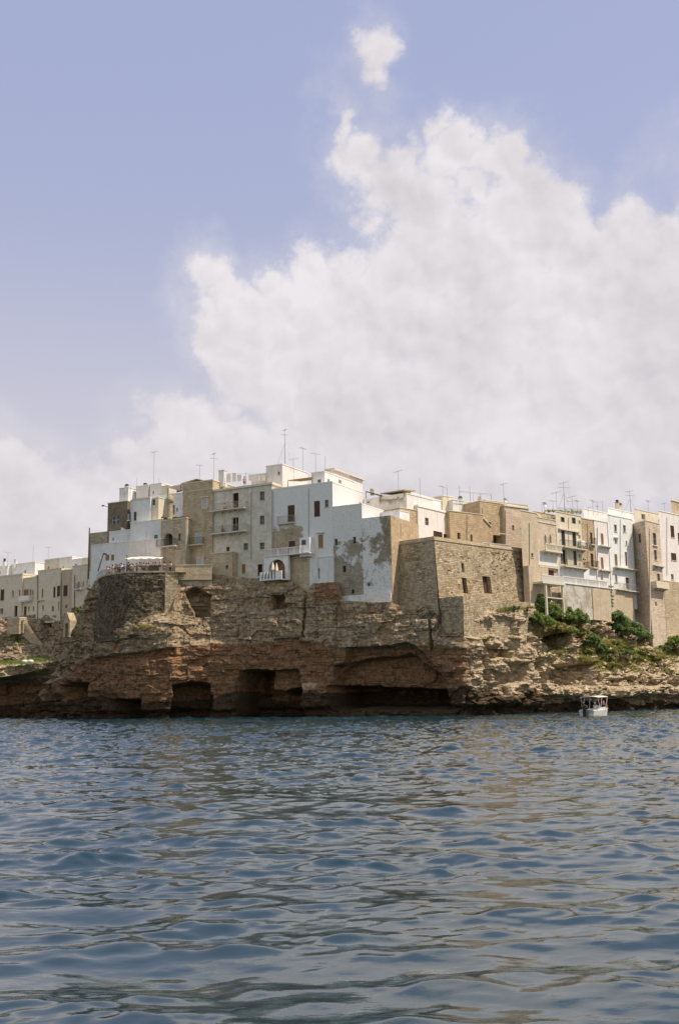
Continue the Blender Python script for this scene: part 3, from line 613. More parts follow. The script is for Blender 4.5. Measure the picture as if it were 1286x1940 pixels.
PA = plane((403, 154.), (742, 140.)); PT = plane((1000, 150), (1286, 181.6)); PL = plane((0, 212), (165, 198))
def on(pl, xl, xr, yt, yb, off=0., zb=None, zt=None, xb=None):
    """upright wall on a surveyed plane (moved out by off) between two photo columns"""
    o = pl.n*off; Q = Face(pl.A0+o, pl.B0+o, pl.A1+o, pl.B1+o); ym = (yt+yb)/2
    a, b = Q.hit(xl, ym)[0], Q.hit(xr, ym)[0]; xm = (xl+xr)/2
    z1 = Q.hit(xm, yt)[1] if zt is None else zt; z0 = Q.hit(xm, yb)[1] if zb is None else zb
    A = Q.pt(a, 0); B = Q.pt(b, 0); return Face([*A[:2], z0], [*B[:2], z0], [*A[:2], z1], [*B[:2], z1])
B = {}
def bd(key, label, F, depth, mat, **k):
    if key[0] == 'T' and 'back' not in k: k['back'] = (.36, .933)
    B[key] = Bld(k.pop('name', 'house'), label, F, depth, mat, **k); return B[key]
# ---------------------------------------------------------------- central row (main facade)
b = bd('M1', 'pale stone four storey house with two long balconies left of the tall white house', on(PA, 403, 515, 925, 1098), 9, 'stonelight',
       wins=[(441, 934, 452, 966, 'd'), (439, 980, 452, 1011, 'D'), (492, 931, 501, 948, 'w'), (492, 977, 501, 994, 'w'), (492, 1028, 501, 1041, 'w'), (461, 1029, 470, 1042, 'w'), (429, 1036, 435, 1047, 's'), (458, 1069, 465, 1087, 'B'), (488, 1069, 497, 1091, 'd')],
       roof='coping', rh=.3, over=.22, surround='coping')
b.balc(404, 470, 972, 1.1, 'bars', rmat='greyframe'); b.balc(404, 472, 1015, 1.1, 'bars', rmat='greyframe'); b.pipe(405, 938, 405, 1016); b.pipe(400.5, 1018, 399.5, 1084)
bd('M1t', 'low rough stone turret at the foot of the pale stone house with balconies', on(PA, 401, 440, 1048, 1100, off=1.4), 1.7, 'stonewarm', name='turret', cat='turret', wins=[(427, 1071, 432, 1078, 'o')])
b = bd('M2a', 'tall white house with dark shutters and one small balcony at the centre of the cliff', on(PA, 516, 631, 921, 1120), 9.5, 'peel2',
       wins=[(545, 957, 558, 993, 's'), (595, 949, 606, 979, 's', 'n'), (615, 947, 622, 961, 'w'), (603, 1013, 612, 1038, 'B', 'h'), (547, 1025, 559, 1043, 's'), (602, 1077, 606, 1097, 'o')], roof='copingw', rh=.2, over=.04)
B['M2a'].wall.data.materials[0] = M['peel2']
b.balc(529, 560, 995, .7, 'bars', rmat='greyframe'); b.fb(575, 1020, 594, 1056, .0, 1.1, 'bay_box', 'white'); b.fb(579, 1025, 587, 1034, 1.102, 1.14, 'bay_window', 'glass')
mb = MB(); mb.tube(b.F.pt(b.F.hit(550, 1009)[0]+.0, b.F.hit(550, 1009)[1], .05), b.F.pt(b.F.hit(554, 1006)[0], b.F.hit(554, 1009)[1], .3), .12, n=8); b.r.part(mb, 'vent', M['greyframe'])
b = bd('M2w', 'low bluish white wall with a slit window between the loggia and the weathered corner', on(PA, 586, 631, 1056, 1122, off=.45), .44, 'bluewhite', name='wall', cat='wall', wins=[(602, 1077, 606, 1097, 'o', 'n')], roof='copingw', rh=.08)
bd('M2s', 'beige stone buttress wall right of the white arched loggia', on(PA, 546, 586, 1056, 1128, off=.5), .49, 'stonewarm', name='wall', cat='wall', roof='coping', rh=.1)
b = bd('M2b', 'middle step of the bluish white house with two small windows', on(PA, 631.6, 687, 958, 1152, off=.02), 10, 'peelb', wins=[(633, 1021, 639, 1033, 'o'), (668, 1017, 674, 1030, 'o'), (649, 1072, 655, 1084, 'o'), (666, 1117, 671, 1125, 'o')], roof='copingw', rh=.12, over=.03)
b = bd('M2c', 'weathered white corner house with peeling limewash and a sunlit ochre side', on(PA, 687.4, 741, 979, 1152, off=.04), 9, 'peel', wins=[(697, 1105, 700, 1111, 'o')], rwins=[(745, 1014, 750, 1022, 'o')], roof=None)
# its sunlit side is bare ochre stone
mb = MB(); RF = b.RF; fbox(mb, RF, .02, RF.L, RF.z0, RF.z1-.01, .004, .06); b.r.part(mb, 'side_wall', M['ochre']); b.pipe(758, 992, 758, 1020, F=b.RF)
mb = MB(); F = on(PA, 648, 740, 1126, 1143, off=.28); fbox(mb, F, 0, F.L, F.z0, F.z1, -.22, 0); b.r.part(mb, 'plinth', M['white2'])
for k_, x_, y0_, y1_ in (('M2a', 518, 930, 1052), ('M2a', 585, 925, 1018), ('M1', 476, 932, 1060), ('H7', 350, 920, 1062)): B[k_].pipe(x_, y0_, x_+.3, y1_, r=.04) if k_ in B else None
# arched loggia -------------------------------------------------------
F = on(PA, 500, 546, 1054, 1100, off=1.5); rt = Root('loggia', F.pt(F.L/2, F.z0), 'white arched loggia of the cliff terrace under a balustrade', 'loggia')
ca, cz = F.hit(524, 1078); ra = F.L*.335; spring = cz; c_ = F.L*.53; mb = MB(); N_ = 14
for i in range(N_):
    a0, a1 = math.pi*i/N_, math.pi*(i+1)/N_; p0, p1 = (c_-ra*math.cos(a0), spring+ra*math.sin(a0)), (c_-ra*math.cos(a1), spring+ra*math.sin(a1))
    for d in (0, -.5): mb.poly([F.pt(p0[0], p0[1], d), F.pt(p1[0], p1[1], d), F.pt(p1[0], F.z1, d), F.pt(p0[0], F.z1, d)])
    mb.poly([F.pt(*p0, 0), F.pt(*p0, -.5), F.pt(*p1, -.5), F.pt(*p1, 0)])
mb.poly([F.pt(0, F.z1, 0), F.pt(F.L, F.z1, 0), F.pt(F.L, F.z1, -1.45), F.pt(0, F.z1, -1.45)])
fbox(mb, F, 0, c_-ra, F.z0, F.z1, -.5, 0); fbox(mb, F, c_+ra, F.L, F.z0, F.z1, -.5, 0); rt.part(mb, 'arch', M['white'])
mb = MB(); fbox(mb, F, .05, F.L-.05, F.z0, F.z1-.05, -1.4, -1.25); rt.part(mb, 'back_wall', M['tan'])
mb = MB(); fbox(mb, F, -.2, F.L*.86, F.z0, F.z0+.15, -.6, .9); zt = F.z0+.15
k = -.15
while k < F.L*.84: fbox(mb, F, k, k+.28, zt, zt+1.05, .72, .86); k += .52
fbox(mb, F, F.L*.60, F.L*.86, zt, zt+1.1, .70, .88); rt.part(mb, 'parapet', M['white'])
mb = MB(); fbox(mb, F, -.15, F.L*.60, zt, zt+.95, .5, .6); rt.part(mb, 'hedge_screen', M['darkgreen'])
F2 = on(PA, 500, 586, 1054, 1060, off=1.6); mb = MB(); zt = F.z1+.02; fbox(mb, F2, 0, F2.L, zt, zt+.14, -1.5, .05)
fbox(mb, F2, 0, F2.L*.8, zt+.94, zt+1.08, -.16, .06)
k = .05; i = 0
while k < F2.L*.8:
    wd = .4 if i % 9 == 8 else .12; fbox(mb, F2, k, k+wd, zt+.14, zt+.94, -.13, .01); k += wd+.14; i += 1
rt.part(mb, 'balustrade', M['pinkwhite'])
def parasol(px, py, Y, h, rr, label, mat='canvas', fold=True):
    p = P(px, py, Y); r_ = Root('parasol', p, label, 'parasol'); mb = MB(); mb.tube(p, p+np.array([0, 0, h]), .03); r_.part(mb, 'pole', M['whitepaint'])
    mb = MB(); mb.lathe(p, [(rr, h*.45 if fold else h*.8), (rr*1.1, h*.55 if fold else h*.82), (.04, h*1.02)], 8); r_.part(mb, 'canopy', M[mat])
parasol(517, 1094, 146.2, 2.1, .26, 'half folded white parasol inside the arched loggia, the left one')
parasol(524, 1094, 146.0, 2.0, .2, 'half folded white parasol inside the arched loggia, the right one')
# brown stone house and west group ----------------------------------
b = bd('H7', 'tall brown stone house with pale blue shutters left of the pale house with balconies', on(PA, 346, 402.5, 914, 1100, off=.25), 9, 'stonewarm',
       wins=[(384, 945, 392, 963, 'p', 'h'), (371, 1008, 381, 1032, 'p', 'h'), (374, 1057, 384, 1070, 'p')], roof='coping', rh=.18, surround='coping')
b.balc(363, 388, 1035, .8, 'bars'); b.strip(349, 402, 933, .1, .07)
b = bd('H5', 'square stone house with an arched niche and a balcony below the planted roof terrace', on(PA, 305, 353, 985, 1100, off=1.6), 6, 'stone', wins=[(311, 1010, 327, 1038, 'm', 'n'), (338, 1011, 342, 1025, 'o')], rwins=[], roof='coping', rh=.15)
F = b.F; u0, z0 = F.hit(311, 1016); u1, _ = F.hit(327, 1016); mb = MB(); um = (u0+u1)/2; ra = (u1-u0)/2
zt = F.hit(319, 1010)[1]
for i in range(8):   # arch head filling the corners of the niche
    a0, a1 = math.pi*i/8, math.pi*(i+1)/8; q0, q1 = (um-ra*math.cos(a0), zt-ra+ra*math.sin(a0)), (um-ra*math.cos(a1), zt-ra+ra*math.sin(a1)); mb.poly([F.pt(*q0, -.02), F.pt(*q1, -.02), F.pt(q1[0], zt, -.02), F.pt(q0[0], zt, -.02)]); mb.poly([F.pt(*q0, -.02), F.pt(*q0, -.8), F.pt(*q1, -.8), F.pt(*q1, -.02)])
b.r.part(mb, 'arch_head', M['stone']); b.balc(302, 338, 1039, .9, 'bars'); b.pipe(352, 985, 352, 1068)
b = bd('H4', 'low white house with a green shutter behind the crowded terrace', on(PA, 246, 304.5, 988, 1100, off=.9), 6, 'bluewhite', wins=[(292, 1013, 299, 1024, 'g')], roof='copingw', rh=.1)
b.balc(290, 304, 1041, .9, 'bars')
bd('H4b', 'pinkish white sunlit annex wall above the terrace canopy', on(PA, 243, 304, 1024, 1100, off=2.2), 1.2, 'pinkwhite', name='annex', cat='annex', roof='copingw', rh=.08)
b = bd('H6', 'white house set back behind the roof terrace with a dark pergola opening', on(PA, 284, 347, 938, 1000, off=-3.4), 6, 'white', wins=[(326, 957, 331, 975, 'o', 'n'), (334, 962, 337, 969, 'o', 'n')], roof='copingw', rh=.12)
b.strip(288, 322, 957, .08, .6, name='ledge')
bd('H6b', 'sunlit cream block with a recessed niche beside the round white house', on(PA, 280, 300, 944, 1000, off=-1.0), 3.0, 'cream', name='annex', cat='annex', wins=[(288, 946, 294, 957, 'w', 'n')], rwins=[], roof='copingw', rh=.1)
b = bd('H1', 'dark stone tower house with a three pane window at the left end of the town', on(PA, 203, 240, 952, 1080, off=-2.2), 7, 'darkstone', wins=[(212, 977, 226, 993, 'W', 'n')], roof='coping', rh=.12)
bd('H1t', 'white box shaped stair house on top of the dark stone tower', on(PA, 226, 243, 925, 955, off=-3.2), 3, 'white', name='stair_house', cat='stair house', roof='copingw', rh=.1)
bd('H0', 'small stone house with a stepped roofline left of the dark stone tower', on(PA, 168, 206, 1010, 1080, off=-3.6), 6, 'stone', roof='coping', rh=.14)
bd('H3', 'white stepped terrace house with two white chimneys below the dark stone tower', on(PA, 206, 250, 1006, 1090, off=-.2), 5, 'bluewhite', wins=[(213, 1019, 216, 1024, 'o', 'n')], roof='copingw', rh=.1)
bd('H3b', 'bluish white retaining house running down to the left of the bastion', on(PA, 172, 246, 1030, 1110, off=.6), 5, 'bluewhite', wins=[(200, 1051, 207, 1062, 'B', 'n'), (210, 1051, 216, 1062, 't', 'n')], roof='copingw', rh=.1)
# round white house
c0 = P(262, 1000, 160.5); rt = Root('round_house', (c0[0], c0[1]+3, c0[2]), 'white house with a rounded corner beside the dark stone tower', 'house'); z1 = P(250, 941, 159)[2]; zb = P(250, 1070, 159)[2]
mb = MB(); pts = []; FA = on(PA, 235, 284, 941, 1060, off=-.6)
cu = 2.4
for i in range(9):
    a = math.pi/2*i/8; pts.append(FA.pt(cu-cu*math.cos(a), 0, -cu+cu*math.sin(a)))
pts = [FA.pt(0, 0, -7)]+pts+[FA.pt(FA.L, 0, 0), FA.pt(FA.L, 0, -7)]
u = 0
for i in range(len(pts)):
    p, q = pts[i], pts[(i+1) % len(pts)]; l = np.linalg.norm((q-p)[:2]); mb.poly([(p[0], p[1], zb), (q[0], q[1], zb), (q[0], q[1], z1), (p[0], p[1], z1)], [(u, zb), (u+l, zb), (u+l, z1), (u, z1)]); u += l
mb.poly([(p[0], p[1], z1) for p in pts]); rt.part(mb, 'wall', M['bluewhite'])
for (x0, y0, x1, y1, mt) in ((254, 970, 258.5, 987, 'darkgreen'), (242, 974, 245, 986, 'greyframe')):
    mb = MB(); ym = (y0+y1)/2; fbox(mb, FA, FA.hit(x0, ym)[0], FA.hit(x1, ym)[0], FA.hit(x0, y1)[1], FA.hit(x0, y0)[1], -.02, .05); o = rt.part(mb, 'shutter', M[mt])
    mb = MB(); fbox(mb, FA, FA.hit(x0, ym)[0]-.1, FA.hit(x1, ym)[0]+.1, FA.hit(x0, y1)[1]-.1, FA.hit(x0, y1)[1]-.003, -.02, .12); rt.part(mb, 'sill', M['copingw'], parent=o)
mb = MB(); q = P(235, 978, 162.5); mb.tube(P(235.5, 978, 160.3), P(235.5, 1002, 160.3), .09); rt.part(mb, 'drainpipe', M['iron'])
mb = MB(); pp = [(p[0], p[1]) for p in pts[1:-1]]
for i in range(len(pp)-1):
    a, b_ = np.array([*pp[i], z1]), np.array([*pp[i+1], z1]); d = (b_-a); n_ = np.array([d[1], -d[0], 0]); n_ /= np.linalg.norm(n_); mb.hexa([a+n_*.1, b_+n_*.1, b_-n_*.3, a-n_*.3]+[x+np.array([0, 0, .22]) for x in (a+n_*.1, b_+n_*.1, b_-n_*.3, a-n_*.3)])
rt.part(mb, 'roof_edge', M['coping'])
# ---------------------------------------------------------------- bastion under the terrace (curved, lichened)
TZ = float(P(260, 1086, 150)[2])
arc = [(181, 168), (184.5, 160), (190, 155.8), (200, 153.2), (215, 151.4), (235, 150.2), (260, 149.6), (290, 149.5), (313, 149.6)]
rt = Root('round_bastion', P(260, 1200, 152), 'dark lichened curved bastion wall carrying the crowded terrace', 'bastion'); mb = MB(); u = 0; tops = [P(x, 1086, y) for x, y in arc]
TT = []
for i in range(len(arc)-1):
    for k in range(3): f0 = k/3; TT.append((tops[i]*(1-f0)+tops[i+1]*f0)[:2])
TT.append(tops[-1][:2]); TT = np.array(TT); tg = np.gradient(TT, axis=0); tg /= np.linalg.norm(tg, axis=1)[:, None]; nm_ = np.stack([tg[:, 1], -tg[:, 0]], 1); zb = TZ-9.5; BT = TT+nm_*.45
cl = np.concatenate([[0], np.cumsum(np.linalg.norm(np.diff(TT, axis=0), axis=1))]); uu = np.linspace(0, cl[-1], 150); gx, gy, nx_, ny_ = [np.interp(uu, cl, q) for q in (TT[:, 0], TT[:, 1], nm_[:, 0], nm_[:, 1])]
zz = np.linspace(zb, TZ, 70); U_, Z_ = np.meshgrid(uu, zz); dd = .45*(TZ-Z_)/9.5+.16*fbm(U_/1.6, Z_/1.6, U_*0, 4, 51)+.10*(_h(np.floor(U_/.62+.5*np.floor(Z_/.33)), np.floor(Z_/.33), np.floor(U_*0), 9)-.5)+.25*fbm(U_/4, Z_/4, U_*0, 2, 77)
dd = dd*(1-ssn(Z_, TZ-.4, TZ)); GX = gx[None]+nx_[None]*dd; GY = gy[None]+ny_[None]*dd
for j in range(len(zz)-1):
    for i in range(len(uu)-1):
        mb.poly([(GX[a_, b_], GY[a_, b_], Z_[a_, b_]) for a_, b_ in ((j, i), (j, i+1), (j+1, i+1), (j+1, i))], [(U_[a_, b_], Z_[a_, b_]) for a_, b_ in ((j, i), (j, i+1), (j+1, i+1), (j+1, i))])
rt.part(mb, 'wall', M['lichen'])
mb = MB()
for i in range(len(arc)-1):
    p, q = tops[i][:2], tops[i+1][:2]; nn = np.array([(q-p)[1], -(q-p)[0]]); nn /= np.linalg.norm(nn); c = [(*(p+nn*.12), TZ), (*(q+nn*.12), TZ), (*(q-nn*.3), TZ), (*(p-nn*.3), TZ)]; mb.hexa([(x, y, z+.002) for x, y, z in c]+[(x, y, z+.22) for x, y, z in c])
rt.part(mb, 'coping', M['stone'])
fl = [(p[0], p[1], TZ+.02) for p in tops]+[(P(353, 1086, 149.8)[0], 149.8, TZ+.02), (P(353, 1086, 160)[0], 160, TZ+.02), (P(172, 1086, 172)[0], 172, TZ+.02)]
mb = MB(); mb.poly(fl); rt.part(mb, 'terrace_floor', M['coping'])
mb = MB(); F = Face([*P(313, 1086, 149.55)[:2], TZ-9.5], [*P(338, 1086, 149.9)[:2], TZ-9.5], [*P(313, 1086, 149.6)[:2], TZ], [*P(338, 1086, 150)[:2], TZ]); fbox(mb, F, 0, F.L, F.z0, F.z1+.15, -1.5, .0); rt.part(mb, 'corner_pier', M['bastion'])
F = plane((332, 150.6), (401, 150.9)); F = Face([*F.A0[:2], TZ-1.], [*F.B0[:2], TZ-1.], [*F.A0[:2], TZ+1.1], [*F.B0[:2], TZ+1.1])
bd('PW', 'cream rendered parapet wall right of the crowded terrace', F, .4, 'stonewarm', name='parapet_wall', cat='wall', roof='coping', rh=.08)
F = Face([*F.A0[:2]-np.array([0, .1]), TZ-7.5], [*F.B0[:2]-np.array([0, .1]), TZ-7.5], F.A0+[0, .35, 0], F.B0+[0, .35, 0])
bd('GW', 'grey brown retaining wall patched with rock below the cream parapet', Face([F.A0[0], F.A0[1]+.5, TZ-1.9], [F.B0[0], F.B0[1]+.5, TZ-1.9], [F.A0[0], F.A0[1]+.5, TZ-1.01], [F.B0[0], F.B0[1]+.5, TZ-1.01]), 2, 'stone', name='retaining_wall', cat='wall', roof=None)
# ---------------------------------------------------------------- great bastion on the right
zt = P(822, 1020, 138)[2]; zb = P(833, 1150, 137.3)[2]-1.2
def at(px, py, Y, z): q = P(px, py, Y); return [q[0], q[1], z]
A1, B1, C1 = at(750, 1028, 142.5, zt), at(822, 1020, 138, zt), at(991, 1042, 151, zt); A0, B0, C0 = at(744, 1140, 141.9, zb), at(834, 1150, 136.9, zb), at(1004, 1150, 149.5, zb)
rt = Root('great_bastion', P(850, 1150, 145), 'great square stone bastion at the corner of the cliff, its right side in sun', 'bastion'); FL, FR = Face(A0, B0, A1, B1), Face(B0, C0, B1, C1)
mb = MB(); wall_face(mb, FL, []); H = []
for x0, y0, x1, y1, dep in ((874, 1067, 879, 1084, .6), (876, 1095, 885, 1124, .5), (915, 1092, 930, 1124, .6)):
    xm, ym = (x0+x1)/2, (y0+y1)/2; H.append((FR.hit(x0, ym)[0], FR.hit(x1, ym)[0], FR.hit(xm, y1)[1], FR.hit(xm, y0)[1], dep))
wall_face(mb, FR, H)
g = np.random.default_rng(5); 
mb.poly([A1, B1, C1, at(800, 1030, 160, zt)])
# lost stones near the top of the sunny side
n0 = len(mb.f)
for i in range(70):
    x, y = (g.normal(955, 20), g.normal(1066, 14)) if i < 45 else (g.uniform(840, 990), g.uniform(1050, 1135))
    u_, z_ = FR.hit(min(max(x, 835), 988), max(y, 1048)); s_ = g.uniform(.08, .28)
    if any(h[0]-.4 < u_ < h[1]+.4 and h[2]-.3 < z_ < h[3]+.3 for h in H): continue
    fbox(mb, FR, u_-s_, u_+s_*g.uniform(.6, 1.5), z_-.07, z_+.10, -.02, .004+.0015*(i % 9))
ow = rt.part(mb, 'wall', M['bastion']); ow.data.materials.append(M['dim'])
for p_ in ow.data.polygons:
    if p_.index >= n0: p_.material_index = 1
for h, mt in zip(H, ('dark', 'brown', 'brown')):
    mb = MB(); fbox(mb, FR, h[0]+.003, h[1]-.003, h[2]+.003, h[3]-.003, -h[4]-.05, -h[4]); o = rt.part(mb, 'window' if mt == 'dark' else 'shutter', M[mt])
    if mt != 'dark': mb = MB(); fbox(mb, FR, (h[0]+h[1])/2-.03, (h[0]+h[1])/2+.03, h[2]+.05, h[3]-.05, -h[4]+.002, -h[4]+.05); rt.part(mb, 'frame', M['brown'], parent=o)
mb = MB()
for F in (FL, FR): fbox(mb, F, -.05 if F is FL else .0, F.L+.05, zt-.22, zt-.02, .003, .1); 
for F in (FL, FR): fbox(mb, F, 0.01, F.L, zt, zt+.3, -.45, -.02)
rt.part(mb, 'coping', M['stonewarm'])
# plinth
zp = P(878, 1129, 134.7)[2]; Q0, Q1, Q2 = at(838, 1190, 136.9, zb-4.2), at(878.5, 1190, 134.5, zb-4.2), at(1000, 1190, 144.5, zb-4.2)
T0, T1, T2 = at(832, 1129, 137.2, zp), at(877, 1129, 134.7, zp), at(1003, 1152, 146.0, zp)
mb = MB(); F3, F4 = Face(Q0, Q1, T0, T1), Face(Q1, Q2, T1, T2)
wall_face(mb, F3, []); wall_face(mb, F4, []); mb.poly([T0, T1, T2, at(990, 1150, 152, zp)]); rt.part(mb, 'plinth', M['bastion'])
mb = MB(); Fm = Face(at(736, 1150, 140.6, zb-1.6), at(838, 1155, 136.6, zb-1.6), at(742, 1142, 141.2, zb+.9), at(834, 1142, 136.85, zb+.9)); fbox(mb, Fm, 0, Fm.L, Fm.z0, Fm.z1, -.6, .12); rt.part(mb, 'footing', M['lichen'])
# ---------------------------------------------------------------- houses behind and right of it
PR = plane((790, 150.), (1000, 161.)); PBk = plane((690, 152), (790, 146.5))
b = bd('R0', 'ochre brick block between the weathered corner house and the pink white house', Face(*[np.array(q) for q in (at(757, 1020, 146, 12), at(793, 1020, 149, 12), at(757, 965, 146, P(775, 965, 147.5)[2]), at(793, 965, 149, P(775, 965, 147.5)[2]))]), 5, 'ochre', roof='coping', rh=.1)
b.fb(793-20, 969, 775, 970, .0, .02, 'mark', 'ochre') if False else None
b = bd('R1', 'cream house with dry creeper on its wall behind the white terrace', on(PBk, 693, 771, 941, 1010), 7, 'pinkwhite', wins=[(695, 950, 700, 953, 'w', 'n')], roof='copingw', rh=.12)
mb = MB(); g = np.random.default_rng(3); F = b.F
for i in range(26):
    x = 719+i*1.75; y = 949-(i*.22)+g.uniform(-1.5, 1.5); u_, z_ = F.hit(x, y); mb.tube(F.pt(u_, z_, .06), F.pt(u_+g.uniform(-.1, .3), z_-g.uniform(.2, .95), .09), .035, .012, 4); mb.tube(F.pt(u_, z_, .06), F.pt(u_+.16, z_+g.uniform(-.1, .12), .06), .05, .05, 4)
single(mb, 'creeper', M['straw'], F.pt(2, 12), 'dry brown creeper trailing in a row across the cream wall', 'creeper')
b = bd('R1w', 'low white terrace parapet stepping up behind the weathered corner house', on(PBk, 687, 757, 972, 1000, off=2.6), 2.5, 'white', name='terrace_wall', cat='wall', roof='copingw', rh=.1)
F = Face(at(791, 1010, 148.5, 12), at(854, 1010, 155.5, 12), at(791, 950, 148.5, P(820, 937, 151)[2]), at(854, 950, 155.5, P(820, 937, 151)[2]))
b = bd('R2', 'pinkish white house with one small square window above the great bastion', Face(F.A0, F.B0, [*F.A1[:2], P(822, 965, 151)[2]], [*F.B1[:2], P(822, 965, 151)[2]]), 7, 'pinkwhite', wins=[(805, 981, 812, 995, 'w', 'n'), (821, 1007, 838, 1026, 's', 'n'), (840, 1012, 846, 1025, 's', 'n')], roof='copingw', rh=.3, over=.1)
bd('R2t', 'raised rear storey of the pinkish white house', Face(*[np.array(q) for q in (at(778, 990, 150.3, 12), at(835, 990, 157, 12), at(778, 945, 150.3, P(805, 941, 153)[2]), at(835, 945, 157, P(805, 941, 153)[2]))]), 6, 'white', name='upper_storey', cat='house', roof='copingw', rh=.16)
PO = plane((852, 153.5), (1000, 163.))
b = bd('R3', 'low ochre stone house with two small dark windows right of the pinkish white house', on(PO, 852.5, 916, 972, 1050), 8, 'ochre', wins=[(866, 1009, 872, 1021, 'o'), (891, 1013, 895, 1026, 'o')], roof='coping', rh=.1)
b.balc(861, 874, 1030, .4, None, corb=False)
b = bd('R3c', 'raised ochre gable block with a slanting white stair edge', on(PO, 911, 962, 953, 1050, off=-.3), 7, 'ochre', wins=[(925, 989, 930, 998, 'o'), (934, 1014, 950, 1034, 'm', 'n')], roof='coping', rh=.12)
mb = MB(); F = b.F; a, z = F.hit(914, 981); c, z2 = F.hit(930, 998); mb.tube(F.pt(a, z, .1), F.pt(c, z2, .1), .09, n=5); b.r.part(mb, 'stair_edge', M['copingw'])
F = b.F; b.pipe(913.5, 962, 913.5, 1030, r=.05)
b = bd('R3d', 'ochre house with three narrow windows right of the gable block', on(PO, 957, 1003, 962, 1060, off=.3), 8, 'brickpale', wins=[(970, 995, 974, 1005, 'o'), (985, 1000, 989, 1018, 'p', 'n')], roof='coping', rh=.2, over=.15)
b.pipe(957.5, 966, 957.5, 1030, r=.1, mat='coping'); b.pipe(997, 984, 998, 1060, mat='iron'); b.strip(941, 958, 1011, .12, .1)
bd('R4', 'long white rooftop wall behind the ochre houses', on(PO, 858, 916, 951, 980, off=-4), 4, 'white2', name='rooftop_wall', cat='wall', roof='copingw', rh=.1)
bd('R4b', 'cream penthouse block behind the pinkish white house and the ochre houses', on(PO, 838, 860, 941, 980, off=-5), 4, 'cream', name='penthouse', cat='penthouse', roof='copingw', rh=.1)
bd('R4c', 'white coped parapet block on the ochre gable roof', on(PO, 920, 1000, 953, 970, off=-3), 4, 'pinkwhite', name='parapet', cat='wall', roof='coping', rh=.14)
F = on(PO, 866, 912, 1026, 1046, off=2.0)
bd('R5', 'low white terrace wall on top of the great bastion', on(PO, 914, 965, 1031, 1052, off=1.8), .3, 'white', name='terrace_wall', cat='wall', roof='copingw', rh=.08)
# ---------------------------------------------------------------- right hand row
b = bd('T1', 'plain beige tower house with a long pipe right of the great bastion', on(PT, 990, 1019, 971, 1172, off=.25), 8, 'sand', wins=[(1002, 1005, 1005, 1012, 'p'), (1006, 1048, 1010, 1056, 'w')], roof='coping', rh=.15)
b.pipe(1002.5, 990, 1003.5, 1160, mat='coping', r=.12)
mb = MB(); F = b.F; fbox(mb, F, .1, F.L+1.2, F.z0, F.hit(1010, 1075)[1], .002, .9); b.r.part(mb, 'buttress', M['sand'])
b = bd('T2', 'pale brick house with a twin pointed window over a stone balcony', on(PT, 1019.4, 1056, 984, 1150, off=.05), 8, 'brickpale', wins=[(1023, 1050, 1028, 1057, 'o'), (1031, 1080, 1049, 1092, 's', 'n')], roof='coping', rh=.12)
b.strip(1019.5, 1056, 989, .12, .08); b.balc(1024, 1056, 1045, .9, 'balusters', mat='coping')
F = b.F; mb = MB(); fr = MB()
for xc in (1032.8, 1042.2):
    u_, z_ = F.hit(xc, 1030); u_ -= 0; zs = F.hit(xc, 1017)[1]; zt_ = F.hit(xc, 1011.5)[1]; hw = .24
    pr = [(u_-hw, z_), (u_+hw, z_), (u_+hw, zs), (u_+hw*.6, (zs+zt_)/2+.08), (u_, zt_), (u_-hw*.6, (zs+zt_)/2+.08), (u_-hw, zs)]
    mb.poly([F.pt(u, z, .012) for u, z in pr])
    for i in range(len(pr)):
        (ua, za), (ub, zb_) = pr[i], pr[(i+1) % len(pr)]; fr.tube(F.pt(ua, za, .04), F.pt(ub, zb_, .04), .07, n=5)
b.r.part(mb, 'pointed_window', M['brown']); b.r.part(fr, 'tracery', M['coping'])
b.fb(1019.6, 1047, 1055.5, 1072, .003, .05, 'plaster_band', 'white2'); b.strip(1019, 1056, 1074, .2, .35)
b.fb(1019.6, 1074.5, 1055.5, 1100, .004, .06, 'lower_plaster', 'cream') if False else None
b = bd('T3', 'four storey cream house with green louvred doors and two long balconies', on(PT, 1056.4, 1104, 975, 1150, off=.1), 8, 'cream',
       wins=[(1062, 980, 1069, 989, 'k'), (1083, 981, 1090, 992, 'k'), (1096, 986, 1099, 993, 'o'), (1063, 1005, 1070, 1033, 'k'), (1084, 1007, 1091, 1035, 'k'), (1096, 1014, 1099, 1021, 'o'), (1062, 1041, 1074, 1069, 'D'), (1086, 1044, 1092, 1071, 'k'), (1096, 1050, 1099, 1057, 'o'), (1078, 1086, 1085, 1098, 'd', 'n')], roof='coping', rh=.15, surround='coping')
b.strip(1057, 1096, 1003, .2, .3); b.balc(1060, 1104, 1037.5, .9, 'bars'); b.balc(1061, 1107, 1074, .9, 'bars'); b.fb(1094.5, 1025, 1102, 1036, .15, .6, 'air_conditioner', 'whitepaint')
b.fb(1057, 1075, 1103.6, 1110, .003, .05, 'plaster_band', 'white2')
b = bd('T4', 'narrow ochre house with two tall dark doors between cream and white houses', on(PT, 1104.4, 1129, 985, 1150, off=.0), 8, 'ochre', wins=[(1118, 1009, 1122, 1030, 'r'), (1119, 1049, 1124, 1074, 'r'), (1119, 1089, 1125, 1099, 'o', 'n')], roof='coping', rh=.15)
b.balc(1116, 1125, 1033, .5, 'bars'); b.balc(1117, 1129, 1077, .7, 'bars'); b.fb(1104.8, 1078, 1128.6, 1110, .003, .05, 'plaster_band', 'white')
b = bd('T5', 'narrow white house with two tan doors on little balconies', on(PT, 1129.4, 1154.5, 989, 1150, off=.08), 8, 'pinkwhite', wins=[(1138, 1011, 1143, 1032, 'B'), (1138, 1056, 1143, 1078, 'B'), (1138, 1089, 1142, 1099, 'o')], roof='copingw', rh=.15)
b.balc(1133, 1153, 1035, .6, None); b.balc(1133, 1154, 1081, .6, None); b.pipe(1130.5, 1000, 1130.5, 1078)
